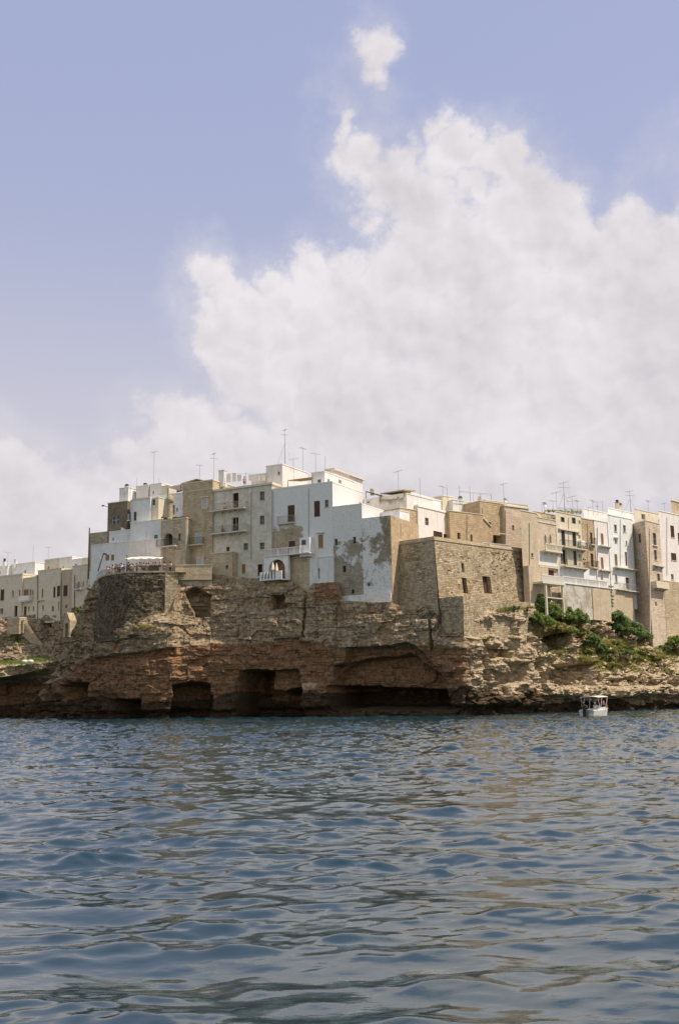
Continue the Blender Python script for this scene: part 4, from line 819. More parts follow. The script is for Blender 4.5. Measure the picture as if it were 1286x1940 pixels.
b = bd('T6', 'tall white house with two storeys of small windows and twin long balconies', on(PT, 1155, 1201, 981, 1152, off=.16), 8, 'white',
       wins=[(1163, 994, 1168, 1007, 'w'), (1180, 995, 1185, 1008, 'w'), (1164, 1022, 1169, 1031, 'o', 'h'), (1185, 1025, 1188, 1033, 'w'), (1164, 1050, 1169, 1072, 'B'), (1184, 1046, 1188, 1072, 'r'), (1165, 1089, 1169, 1104, 'w'), (1185, 1094, 1192, 1116, 'r')], roof='copingw', rh=.15, surround='copingw')
b.balc(1161, 1201, 1076, .7, None); b.balc(1163, 1184, 1118, .8, 'bars', rmat='greyframe'); b.balc(1181, 1202, 1121, .9, 'bars', rmat='greyframe')
bd('T6b', 'warm stone retaining wall under the tall white house', on(PT, 1157, 1202, 1120, 1208, off=.5), .34, 'sand', name='retaining_wall', cat='wall', roof=None)
# projecting ochre tower T7: left flank faces the sea front, right face in sun
zt = P(1228, 988, 169.5)[2]; zb = P(1230, 1225, 170)[2]-.5
p0, p1, p2 = P(1202, 1100, 172.8), P(1229, 1100, 168.6), P(1256, 1100, 172.6)
F = Face([*p1[:2], zb], [*p2[:2], zb], [*p1[:2], zt], [*p2[:2], zt]); bk = (p0-p1)[:2]; dl = np.linalg.norm(bk); bk = bk/dl
b = bd('T7', 'tall ochre tower house standing forward with a long drainpipe on its corner', F, dl+3.5, 'brickpale', back=bk, name='tower_house', wins=[(1237, 1010, 1243, 1033, 'w'), (1239, 1042, 1244, 1061, 'w'), (1245, 1087, 1250, 1101, 'w'), (1241, 1140, 1244, 1148, 'o')],
       lwins=[(1208, 1011, 1214, 1029, 'w'), (1209, 1045, 1215, 1059, 'p')], roof='coping', rh=.12)
b.pipe(1229.5, 1002, 1230.5, 1215, mat='coping', r=.11); b.balc(1236, 1254, 1072, .5, None); b.balc(1233, 1257, 1114, 1.0, 'solid', mat='coping', h=.9); b.strip(1236, 1245, 1034, .08, .2)
b = bd('T8', 'white house at the right edge of the town with two brown shutters', on(PT, 1256, 1300, 975, 1216, off=.3), 8, 'pinkwhite', wins=[(1270, 996, 1277, 1018, 's'), (1271, 1048, 1281, 1062, 's'), (1271, 1088, 1276, 1098, 'w'), (1284, 1010, 1290, 1030, 's')], roof='copingw', rh=.15)
b.fb(1256.5, 1103, 1299, 1215, .003, .4, 'stone_base', 'stonewarm')
for k_, x_, y0_, y1_ in (('T6', 1174, 984, 1072), ('T8', 1262, 980, 1090), ('T3', 1076, 980, 1034), ('L2', 90, 1086, 1172), ('L1', 30, 1098, 1146), ('R3', 884, 976, 1022), ('T4', 1112, 990, 1072)):
    if k_ in B: B[k_].pipe(x_, y0_, x_+.3, y1_, r=.045)
for i_, (xa, xb, yt_, mt_, lb_) in enumerate(((1301, 1345, 985, 'cream', 'cream house beyond the right edge of the view, the nearest one'), (1346, 1400, 970, 'white', 'tall white house beyond the right edge of the view'), (1401, 1460, 990, 'stonewarm', 'stone house beyond the right edge of the view'), (1461, 1560, 975, 'cream', 'broad cream house farthest beyond the right edge'), (1561, 1700, 1000, 'white2', 'last white house of the right hand row'))):
    bd('TX%d' % i_, lb_, on(PT, xa, xb, yt_, 1200, off=.1*i_), 8, mt_, wins=[(x_, y_, x_+7, y_+16, 'w') for x_ in range(xa+8, xb-10, 22) for y_ in (1010, 1055)], roof='coping', rh=.15)
# terrace of balusters and its walls
F = on(PT, 1023, 1155, 1108, 1172, off=1.7, zt=float(PT.hit(1090, 1112)[1])); b = bd('TW', 'grey rendered retaining wall carrying the white balustrade', Face(F.A0+F.t*6.2, F.B0, F.A1+F.t*6.2, F.B1), 1.45, 'greyrender', name='retaining_wall', cat='wall', roof='copingw', rh=.14, over=.12)
F = b.F; zt = F.z1+.15; mb = MB(); fbox(mb, F, 0, F.L, zt+.85, zt+.98, -.3, -.08); k = .05; i = 0
while k < F.L-.3:
    wd = .35 if i % 12 == 0 else .12; fbox(mb, F, k, k+wd, zt+.004, zt+.85, -.28, -.12); k += wd+.13; i += 1
b.r.part(mb, 'balustrade', M['white2']); a_ = F.hit(1121, 1130)[0]; mb = MB(); fbox(mb, F, a_, F.L-.02, F.z0, F.z1-.3, .003, .12); b.r.part(mb, 'bare_stone', M['sand'])
# covered loggia with two posts at the left end
F = on(PT, 1023, 1070, 1100, 1150, off=2.6); zt = F.hit(1045, 1107)[1]; rt = Root('terrace_loggia', F.pt(F.L/2, F.z0), 'open roofed terrace on two pale posts above the green bushes', 'loggia')
u0, u1 = F.hit(1034, 1120)[0], F.hit(1068, 1125)[0]; mb = MB(); fbox(mb, F, u0-.9, u1+.3, zt, zt+.28, -2.4, .15); rt.part(mb, 'roof_slab', M['slab'])
for uu in (u0, u1-.25):
    mb = MB(); fbox(mb, F, uu, uu+.28, F.z0-1.2, zt-.003, -.3, 0); rt.part(mb, 'post', M['coping'])
mb = MB(); fbox(mb, F, u0+.28, u1-.25, F.z0-1, zt-.003, -2.3, -2.1); rt.part(mb, 'back_wall', M['tan']); zf = F.hit(1050, 1134)[1]
mb = MB(); fbox(mb, F, u0+.29, u1-.26, zf, zf+.15, -2.1, -.05); rt.part(mb, 'floor_slab', M['slab'])
mb = MB(); fbox(mb, F, u0-.85, u1+.25, zt+1.15, zt+1.25, -.16, -.02); k = u0-.85
while k < u1+.2: fbox(mb, F, k, k+.1, zt+.282, zt+1.15, -.14, -.04); k += .24
rt.part(mb, 'balustrade', M['copingw'])
# stub pier (ruined pillar)
p = P(1081, 1247, 156.5); F = on(PT, 1071, 1093, 1180, 1250, off=float((p-PT.A1)@PT.n)); F = Face(F.A0-F.t*.12, F.B0+F.t*.1, F.A1, F.B1)
bd('PI', 'square ruined stone pillar standing among the bushes', F, 1.6, 'stonewarm', name='pillar', cat='pillar', roof=None)
# ---------------------------------------------------------------- cove town on the left
b = bd('L1', 'cream two storey house with a small corner balcony at the left edge', on(PL, -40, 41, 1094, 1180), 9, 'cream', wins=[(1, 1117, 8, 1138, 's'), (23, 1119, 26, 1131, 'w'), (36, 1118, 38.5, 1130, 'w'), (0, 1153, 6, 1164, 'o'), (27, 1148, 33, 1170, 'd')], roof='coping', rh=.3, surround='coping')
for i_, (xa, xb, yt_) in enumerate(((-95, -41, 1088), (-170, -96, 1100), (-300, -171, 1092))):
    bd('LX%d' % i_, 'cream cove house beyond the left edge of the view, '+('nearest', 'second', 'third')[i_]+' of three', on(PL, xa, xb, yt_, 1200, off=.1*i_), 9, ('sand', 'cream', 'cream')[i_], wins=[(x_, y_, x_+4, y_+14, 'w') for x_ in range(xa+8, xb-8, 18) for y_ in (1116, 1148)], roof='coping', rh=.2)
b = bd('L1b', 'recessed cream house with a pale balcony between two flat fronts', on(PL, 41.4, 70, 1096, 1180, off=-.3), 9, 'cream', wins=[(45, 1117, 54, 1138, 'B'), (56, 1117, 59, 1138, 'o'), (61, 1117, 63, 1136, 'o'), (45, 1149, 50, 1172, 'r'), (53, 1149, 56, 1158, 'w'), (62, 1149, 65, 1157, 'w')], roof='coping', rh=.2)
b.balc(42, 62, 1141, 1.0, 'glass', mat='copingw', h=.95)
b = bd('L2', 'taller grey cream house with a pair of louvred windows over the cove', on(PL, 70.4, 115, 1080, 1180, off=.15), 9, 'cream', wins=[(79, 1116, 82, 1131, 'w'), (101, 1112, 105, 1132, 's'), (108, 1110, 114, 1130, 's'), (80, 1147, 83, 1157, 'w'), (98, 1149, 102, 1158, 'w'), (110, 1140, 112, 1156, 'w')], roof='coping', rh=.15)
b.pipe(72, 1090, 72, 1174, mat='iron'); b.balc(73, 84, 1139, .5, None)
b = bd('L3', 'cream house with one broad shuttered window left of the small shrine', on(PL, 115.4, 136, 1081, 1180, off=.05), 9, 'sand', wins=[(120, 1109, 128, 1130, 's'), (124, 1146, 127, 1153, 'w')], roof='coping', rh=.15)
b.pipe(116.5, 1085, 116, 1165, mat='iron')
b = bd('L4', 'narrow cream house with an arched door and a tiny white balcony beside the cliff', on(PL, 136.4, 172, 1072, 1150, off=.6), 9, 'cream', wins=[(147, 1103, 151, 1115, 'o'), (157, 1101, 159, 1109, 'w'), (164, 1099, 166, 1106, 'w')], roof='coping', rh=.15)
b.balc(146, 158, 1118, .8, 'bars', rmat='greyframe', mat='copingw'); b.pipe(142, 1090, 142, 1160, mat='iron')
for key, lab, a in (('LR1', 'white rooftop room above the leftmost cream house', (-8, 14, 1074, 1100, -4)), ('LR2', 'low white rooftop room with a dark doorway', (14, 40, 1070, 1100, -5)), ('LR3', 'bright white rooftop room with a sunlit slanting wall', (40, 66, 1067, 1098, -4.5)),
                    ('LR4', 'grey cream rooftop storey above the pair of louvred windows', (84, 112, 1060, 1090, -4)), ('LR5', 'pinkish white rooftop storey with a potted plant', (112, 136, 1057, 1090, -3)), ('LR6', 'white rooftop wall right of the pinkish storey', (136, 156, 1060, 1085, -3)),
                    ('LR7', 'cream rooftop storey next to the narrow cream house', (155, 170, 1058, 1085, -1.2))):
    Bld('rooftop_room', lab, on(PL, a[0], a[1], a[2], a[3], off=a[4]), 5, {'LR4': 'cream', 'LR5': 'pinkwhite', 'LR7': 'cream'}.get(key, 'white'), cat='rooftop room', wins=[(a[0]+6, a[3]-17, a[0]+9, a[3]-12, 'w', 'n')], roof='copingw', rh=.14)
b = bd('LS', 'small cream block house on the rocks below the leftmost house', on(PL, 14, 36, 1172, 1202, off=4), 4, 'stonewarm', name='block_house', cat='house', rwins=[], wins=[], roof='coping', rh=.2)
b = bd('LS2', 'narrow annex with a dark door beside the small cream block house', on(PL, 36.4, 44, 1176, 1200, off=3.4), 3, 'stonewarm', name='annex', cat='annex', wins=[(37, 1179, 41.5, 1190, 'o')], roof='coping', rh=.1)
# cove stair
rt = Root('stone_stair', P(60, 1215, 202.5), 'long pale stair wall slanting down to the rock shelf of the cove', 'stair'); mb = MB(); n = 18
for i in range(n):
    f0, f1 = i/n, (i+1)/n; x0, x1 = 43+45*f0, 43+45*f1; y0 = 1174+58*f0; yb_ = y0+26-16*f0; a, c = P(x0, y0, 203.2-f0*3), P(x1, y0, 203.2-f1*3); bz = P(x1, yb_, 203)[2]
    mb.box(a[0], c[0], a[1]-.0, a[1]+1.6, bz-.5, a[2])
rt.part(mb, 'steps', M['stonewarm'])
# small shrine
F = on(PL, 120, 132, 1176, 1208, off=6.5); rt = Root('shrine', F.pt(F.L/2, F.z0), 'small white gabled shrine with an arched opening against the cliff', 'shrine'); mb = MB(); L = F.L; h = F.z1; c = L/2
fbox(mb, F, 0, L*.28, F.z0, h, -1.6, 0); fbox(mb, F, L*.72, L, F.z0, h, -1.6, 0); fbox(mb, F, L*.28, L*.72, h-.5, h, -1.6, 0); pr = [(0, h), (L, h), (c, h+1.5)]
for d in (0, -1.6): mb.poly([F.pt(u, z, d) for u, z in pr])
mb.poly([F.pt(0, h, 0), F.pt(c, h+1.5, 0), F.pt(c, h+1.5, -1.6), F.pt(0, h, -1.6)]); mb.poly([F.pt(L, h, 0), F.pt(c, h+1.5, 0), F.pt(c, h+1.5, -1.6), F.pt(L, h, -1.6)]); rt.part(mb, 'gable_wall', M['stonewarm'])
mb = MB(); fbox(mb, F, L*.28, L*.72, F.z0, h-.5, -1., -.9); rt.part(mb, 'niche', M['dim'])
# ================================================================ rooftops
from mathutils.bvhtree import BVHTree
def pp(pl, px, py, off=0.):
    o = pl.n*off; Q = Face(pl.A0+o, pl.B0+o, pl.A1+o, pl.B1+o); u, z = Q.hit(px, py); return Q.pt(u, z)
b = bd('K1', 'big white stair house with a tiny window on top of the tall white house', on(PA, 504, 535, 882, 926, off=-2.4), 7.3, 'pinkwhite', name='stair_house', cat='stair house', wins=[(526, 893, 530, 900, 'o', 'n')], roof='copingw', rh=.12)
b = bd('K2', 'white penthouse with a window facing the sea on the roof of the tall white house', on(PA, 590, 615, 895, 922, off=-1.8), 9, 'pinkwhite', name='penthouse', cat='penthouse', wins=[(601, 908, 608, 919, 'w', 'n')], rwins=[(620, 907, 625, 915, 'o', 'n'), (641, 909, 647, 916, 'o', 'n')], roof='copingw', rh=.1)
b = bd('K3', 'pinkish upper room with an overhanging flat roof slab, highest on the tall white house', on(PA, 621, 632, 891, 922, off=-5.5), 9, 'pinkwhite', name='upper_room', cat='rooftop room', roof='coping', rh=.22, over=.35)
bd('K4', 'white chimney stack beside the washing lines on the roof of the pale house', on(PA, 414, 424, 892, 922, off=-1.6), .8, 'bluewhite', name='chimney', cat='chimney', roof='coping', rh=.12)
bd('K5', 'low pinkish rooftop room behind the washing lines', on(PA, 476, 505, 899, 922, off=-4), 3, 'pinkwhite', name='rooftop_room', cat='rooftop room', roof='copingw', rh=.1)
bd('K6', 'low pinkish rooftop room behind the round white house, left one', on(PA, 258, 281, 921, 950, off=-4.5), 3, 'pinkwhite', name='rooftop_room', cat='rooftop room', roof='copingw', rh=.1)
bd('K7', 'pale rooftop room with a stepped wall right of the round white house', on(PA, 284, 306, 917, 945, off=-4.2), 3, 'pinkwhite', name='rooftop_room', cat='rooftop room', wins=[(289, 930, 292, 936, 'o', 'n')], roof='copingw', rh=.1)
bd('K8', 'cream rooftop block against the dark pergola', on(PA, 306, 320, 921, 945, off=-3.8), 2, 'cream', name='rooftop_room', cat='rooftop room', roof='coping', rh=.1)
def awning(name, label, pts, th, mat, posts=(), zdown=2.2, cat='pergola'):
    c = sum(np.array(p) for p in pts)/len(pts); rt = Root(name, c-np.array([0, 0, zdown]), label, cat); mb = MB(); up_ = np.array([0, 0, th]); n = len(pts)
    mb.poly([p+up_ for p in pts]); mb.poly(pts[::-1])
    for i in range(n): mb.poly([pts[i], pts[(i+1) % n], pts[(i+1) % n]+up_, pts[i]+up_])
    rt.part(mb, 'roof_mat', M[mat])
    for q in posts: mb = MB(); mb.tube(q-np.array([0, 0, .002]), q-np.array([0, 0, zdown]), .05); rt.part(mb, 'post', M['twig'])
    return rt
def quadp(pl, a, b_, depth, off=0, rise=0.):
    A, Bq = pp(pl, *a, off), pp(pl, *b_, off); bk = -pl.n*depth+np.array([0, 0, rise]); return [A, Bq, Bq+bk, A+bk]
q = quadp(PA, (545, 911), (591, 905), 4, -1.5, .6); awning('reed_pergola', 'brown reed pergola between the white stair house and the penthouse', q, .12, 'straw', (q[0], q[1]), 1.6)
q = quadp(PA, (343, 917), (372, 908), 4, -.8, .1); q2 = quadp(PA, (372, 908), (398, 914), 4, -.8, .1); rt = awning('reed_pergola', 'arched reed pergola on the roof of the brown stone house', q, .12, 'straw', (q[0], q[1]), 1.0); mb = MB(); up_ = np.array([0, 0, .12])
mb.hexa([q2[0], q2[1], q2[2], q2[3]]+[x+up_ for x in q2]); rt.part(mb, 'roof_mat', M['straw'])
q = quadp(PA, (318, 924), (347, 918), 4, -2.8); awning('terrace_pergola', 'white slab pergola over a dark opening above the planted terrace', q, .15, 'copingw', (q[0], q[1]), 1.6)
q = quadp(PA, (319, 936), (345, 931), .2, -5.8, .0); awning('shade_panel', 'dark brown panel standing for the shade under the white slab pergola', [q[0], q[1], q[1]+np.array([0, .1, 1.0]), q[0]+np.array([0, .1, 1.0])], .05, 'brown', (), 1.2, 'shade panel')  # dark sheet imitating the shaded opening under the pergola
q = quadp(PBk, (693, 932), (719, 939), 3, .5, -.1); awning('wooden_pergola', 'small brown wooden pergola left of the wall with dry creeper', q, .15, 'brown', (q[0], q[1]), 1.0)
q = quadp(PBk, (721, 936), (765, 929), 3, .2, .3); awning('wooden_pergola', 'long low brown pergola above the wall with dry creeper', q, .15, 'straw', (q[0], q[1]), .9)
# roof lines along the right row
bd('K9', 'long pinkish rooftop wall behind the white houses of the right row', on(PT, 1106, 1156, 969, 1000, off=-3), 3, 'pinkwhite', name='rooftop_wall', cat='wall', roof='copingw', rh=.12, back=(.3, .954))
bd('K10', 'white rooftop room above the tall white house with small windows', on(PT, 1152, 1200, 968, 990, off=-3), 3, 'white', name='rooftop_room', cat='rooftop room', roof='copingw', rh=.12, back=(.3, .954))
bd('K11', 'cream rooftop room with white beams beside the ochre tower house', on(PT, 1203, 1250, 970, 1000, off=-5), 4, 'cream', name='rooftop_room', cat='rooftop room', wins=[(1215, 974, 1222, 984, 'o', 'n')], roof='coping', rh=.12, back=(.3, .954))
bd('K12', 'stout brown stone chimney at the right edge of the town', on(PT, 1272, 1292, 951, 980, off=-3), 2.5, 'stonewarm', name='chimney', cat='chimney', roof='coping', rh=.25, over=.15, back=(.3, .954))
bd('K13', 'low rooftop planter wall on the beige and brick houses', on(PT, 1010, 1056, 973, 986, off=-2), 2, 'sand', name='rooftop_wall', cat='wall', roof='coping', rh=.1, back=(.3, .954))
for px, y0, y1, pl, off, lab, mt in ((1170, 947, 966, PT, -3.4, 'round topped chimney above the white rooftop room on the right', 'cream'), (1176, 953, 968, PT, -3.2, 'short terracotta topped chimney beside the round topped one', 'pinkwhite'), (240, 917, 928, PA, -3.4, 'white domed chimney on the stair house of the dark tower', 'white'), (233, 996, 1008, PA, -1., 'tall white chimney pot on the stepped terrace house', 'white'),
                                 (275, 915, 923, PA, -5, 'little ball topped chimney behind the round white house', 'cream'), (289, 917, 922, PA, -5, 'cream chimney pot beside the tall thin mast', 'cream'), (8, 1058, 1078, PL, -4, 'dark capped chimney on the leftmost rooftop', 'white'), (29, 1058, 1073, PL, -5, 'white chimney with a grey cowl in the cove roofs', 'white'),
                                 (705, 925, 934, PBk, -1, 'small hooded chimney above the wooden pergola', 'cream'), (872, 940, 952, PO, -4.5, 'dark tank topped chimney behind the ochre houses', 'cream'), (909, 940, 956, PO, -4.2, 'cream chimney at the corner of the long white rooftop wall', 'cream')):
    p0, p1 = pp(pl, px, y1+4, off), pp(pl, px, y0, off); h = p1[2]-p0[2]; rt = Root('chimney', p0, lab, 'chimney'); mb = MB(); mb.box(p0[0]-.28, p0[0]+.28, p0[1]-.28, p0[1]+.28, p0[2], p0[2]+h*.75); rt.part(mb, 'shaft', M[mt])
    mb = MB(); z = p0[2]+h*.75; mb.lathe((p0[0], p0[1], 0), [(.38, z+.002), (.38, z+.1), (.2, z+.14), (.22, z+h*.15), (.3, z+h*.17), (.22, z+h*.23), (.05, z+h*.25)], 8); rt.part(mb, 'cowl', M['terracotta' if 'terra' in lab else 'dim' if 'dark' in lab or 'round' in lab else 'coping'])
# aerials
def aerial(px, y0, y1, pl, off, kind, lab):
    a, b_ = pp(pl, px, y1+3, off), pp(pl, px, y0, off); rt = Root('tv_aerial' if kind != 'd' else 'satellite_dish', a, lab, 'aerial' if kind != 'd' else 'satellite dish', 'rooftop aerials' if kind != 'd' else 'rooftop dishes'); mb = MB()
    top = np.array([a[0], a[1], b_[2]]); mb.tube(a, top, .028 if kind != 'm' else .06, .022, 5)
    if kind == 'm':
        for k in range(3):
            for s_ in (-1, 1): mb.tube(top-np.array([0, 0, .35*(top-a)[2]]), a+np.array([s_*1.2, (k-1)*.8, .2]), .008, n=3)
    rt.part(mb, 'mast', M['alu'])
    if kind in 'ytm2':
        for lv in range(2 if kind in '2m' else 1):
            mb = MB(); c = top-np.array([0, 0, .12+.75*lv]); L = .55+.2*((int(px)*7) % 3); g_ = (int(px) % 5-2)*.5+lv*1.3; d = np.array([math.cos(g_), math.sin(g_), 0]); e = np.array([-d[1], d[0], 0]); mb.tube(c-d*L, c+d*L, .015, n=4)
            for k in range(7): q_ = c+d*(-L+2*L*k/6); w_ = .34-.03*k; mb.tube(q_-e*w_, q_+e*w_, .009, n=3); mb.tube(q_-np.array([0, 0, w_*.4]), q_+np.array([0, 0, w_*.4]), .012, n=3)
            rt.part(mb, 'antenna', M['alu'])
    if kind == 'd':
        mb = MB(); c = top; ax = np.array([.5, -.75, .35]); ax /= np.linalg.norm(ax); u = np.cross(ax, (0, 0, 1.)); u /= np.linalg.norm(u); v_ = np.cross(ax, u); rings = []
        for rr in (0, .18, .33, .45): rings.append([c+ax*(rr*rr*.7)+(u*math.cos(t_)+v_*math.sin(t_))*rr for t_ in np.linspace(0, 2*math.pi, 16, endpoint=False)])
        for i in range(3):
            for k in range(16): mb.poly([rings[i][k], rings[i][(k+1) % 16], rings[i+1][(k+1) % 16], rings[i+1][k]])
        mb.tube(c, c+ax*.4, .015, n=4); rt.part(mb, 'dish', M['alu'])
for a in ((291, 855, 925, PA, -4.5, 'y', 'tall thin aerial mast over the round white house'), (259, 905, 926, PA, -4, 'w', 'short aerial pole left of the tall thin mast'), (301, 906, 920, PA, -4.3, 'w', 'stub aerial pole right of the tall thin mast'),
          (378, 880, 910, PA, -2, 'y', 'aerial standing over the arched reed pergola'), (405, 858, 912, PA, -1.5, '2', 'double aerial at the joint of the brown and pale houses'), (540, 813, 882, PA, -4, 'm', 'tallest guyed mast of the town, on the white stair house'),
          (556, 868, 892, PA, -5, 'y', 'small aerial just right of the tallest mast'), (574, 848, 888, PA, -6, 'y', 'tall aerial at the right end of the white stair house'), (598, 858, 895, PA, -3, 'y', 'aerial over the left edge of the penthouse'), (616, 864, 893, PA, -4, 'w', 'plain rod between penthouse and upper room'),
          (755, 891, 930, PBk, -1, 'y', 'aerial above the wall with dry creeper'), (796, 905, 938, PBk, -3, 'w', 'thin whip aerial on the raised rear storey'), (839, 921, 942, PO, -4, 'y', 'aerial on the left of the cream penthouse block'), (847, 919, 942, PO, -4, 'w', 'aerial on the right of the cream penthouse block'),
          (955, 916, 954, PO, -2, 'y', 'tall aerial on the ochre gable roof'), (957, 949, 960, PO, -1.6, 'd', 'grey dish at the foot of the tall aerial on the ochre gable'), (897, 935, 954, PO, -3, 'w', 'rod under the clothes rack of the ochre houses'), (1027, 952, 972, PT, -1, 'w', 'stub pole beside the round dish'), (1032, 957, 972, PT, -1, 'd', 'round dish on the pale brick house'),
          (1048, 948, 968, PT, -2, 'y', 'low aerial between the round dish and the guyed mast'), (1055, 932, 968, PT, -2, 'y', 'aerial just left of the guyed mast on the cream house'), (1070, 914, 970, PT, -2, 'm', 'tall guyed mast on the cream house with green doors'), (1085, 940, 972, PT, -2, '2', 'double aerial right of the guyed mast on the cream house'), (1094, 948, 972, PT, -2, 'y', 'aerial at the right end of the cream house roof'),
          (1115, 961, 976, PT, -3, 'y', 'lowest aerial on the long pinkish wall'), (1124, 948, 974, PT, -3, 'y', 'first of three close aerials on the long pinkish wall'), (1132, 950, 974, PT, -3, '2', 'middle of three close aerials on the long pinkish wall'), (1142, 949, 972, PT, -3, 'w', 'last of three close aerials on the long pinkish wall'),
          (1195, 930, 970, PT, -3, 'm', 'tall mast on the white rooftop room beside the tower house'), (1229, 949, 976, PT, -5, 'y', 'aerial on the cream rooftop room with white beams'), (1260, 953, 976, PT, -2, 'y', 'aerial on the white house at the right edge'), (62, 1033, 1068, PL, -4, 'w', 'thin mast in the middle of the cove roofs'), (91, 1036, 1062, PL, -4, 'y', 'aerial on the grey cream rooftop storey of the cove'), (14, 1046, 1076, PL, -4, 'y', 'aerial on the leftmost cove rooftop')):
    aerial(*a)
# drying rack over the ochre houses
rt = Root('drying_rack', pp(PO, 900, 960, -3), 'long horizontal drying rack on poles above the ochre houses', 'drying rack'); mb = MB(); A_, B_ = pp(PO, 870, 930, -3), pp(PO, 930, 936, -3); mb.tube(A_, B_, .05, n=5); mb.tube(A_+[0, 1., 0], B_+[0, 1., 0], .03, n=5); rt.part(mb, 'rail', M['alu'])
for f_, xx in ((0, 870), (.33, 888), (.66, 905), (1, 930)):
    mb = MB(); q = A_+(B_-A_)*f_; mb.tube(q, q-np.array([0, 0, 2.0]), .04, n=5); 
    if f_ in (0, .33): mb.tube(q, q+np.array([0, 0, .8]), .03, n=5)
    rt.part(mb, 'post', M['alu'])
# washing on the roof
for i, (x0, x1, y0, y1) in enumerate(((429, 437, 898, 914), (440, 447, 896, 913), (449, 457, 899, 912), (471, 478, 899, 911), (481, 492, 900, 912), (495, 503, 899, 911))):
    A_, B_ = pp(PA, x0, y0, -2.0), pp(PA, x1, y0, -2.0); z1_ = pp(PA, x0, y1, -2.0)[2]; mb = MB(); n_ = 6
    for k in range(n_):
        f0, f1 = k/n_, (k+1)/n_; w0, w1 = .08*math.sin(f0*9+i), .08*math.sin(f1*9+i); p, q = A_+(B_-A_)*f0+[0, w0*.3, 0], A_+(B_-A_)*f1+[0, w1*.3, 0]; mb.poly([(p[0], p[1]+w0, z1_), (q[0], q[1]+w1, z1_), tuple(q), tuple(p)]); mb.poly([(p[0], p[1]+w0+.02, z1_), (p[0], p[1]+.02, p[2]), (q[0], q[1]+.02, q[2]), (q[0], q[1]+w1+.02, z1_)])
    single(mb, 'hanging_sheet', M['canvas' if i % 2 else 'c_white'], A_, 'white sheet on the roof line, '+('leftmost of six', 'second of six from the left', 'third of six, just left of the bather', 'fourth of six, just right of the bather', 'fifth and widest of six', 'rightmost of six')[i], 'sheet', 'washing on the pale house roof')
rt = Root('washing_line', pp(PA, 465, 915, -2), 'washing line with poles on the roof of the pale stone house', 'washing line'); mb = MB(); mb.tube(pp(PA, 427, 897, -2), pp(PA, 504, 897.5, -2), .015, n=3); rt.part(mb, 'line', M['alu'])
for x in (427, 466, 504): mb = MB(); mb.tube(pp(PA, x, 918, -2.05), pp(PA, x, 895, -2.05), .035, n=5); rt.part(mb, 'pole', M['alu'])
# ================================================================ people
def skin(edges, rad, lvl=1):
    pts = list(rad); me = bpy.data.meshes.new('t'); ix = {k: i for i, k in enumerate(pts)}
    me.from_pydata([rad[k][0] for k in pts], [(ix[a], ix[b_]) for a, b_ in edges], []); o = bpy.data.objects.new('t', me); COL.objects.link(o); md = o.modifiers.new('s', 'SKIN'); 
    if not me.skin_vertices: me.attributes
    for i, k in enumerate(pts): r_ = rad[k][1]; me.skin_vertices[0].data[i].radius = (r_, r_*.8)
    me.skin_vertices[0].data[0].use_root = True
    if lvl: sb = o.modifiers.new('u', 'SUBSURF'); sb.levels = lvl; sb.render_levels = lvl
    dg = bpy.context.evaluated_depsgraph_get(); out = bpy.data.meshes.new_from_object(o.evaluated_get(dg)); bpy.data.objects.remove(o); out.materials.clear(); out.materials.append(M['skin']); out.polygons.foreach_set('use_smooth', [True]*len(out.polygons)); return out
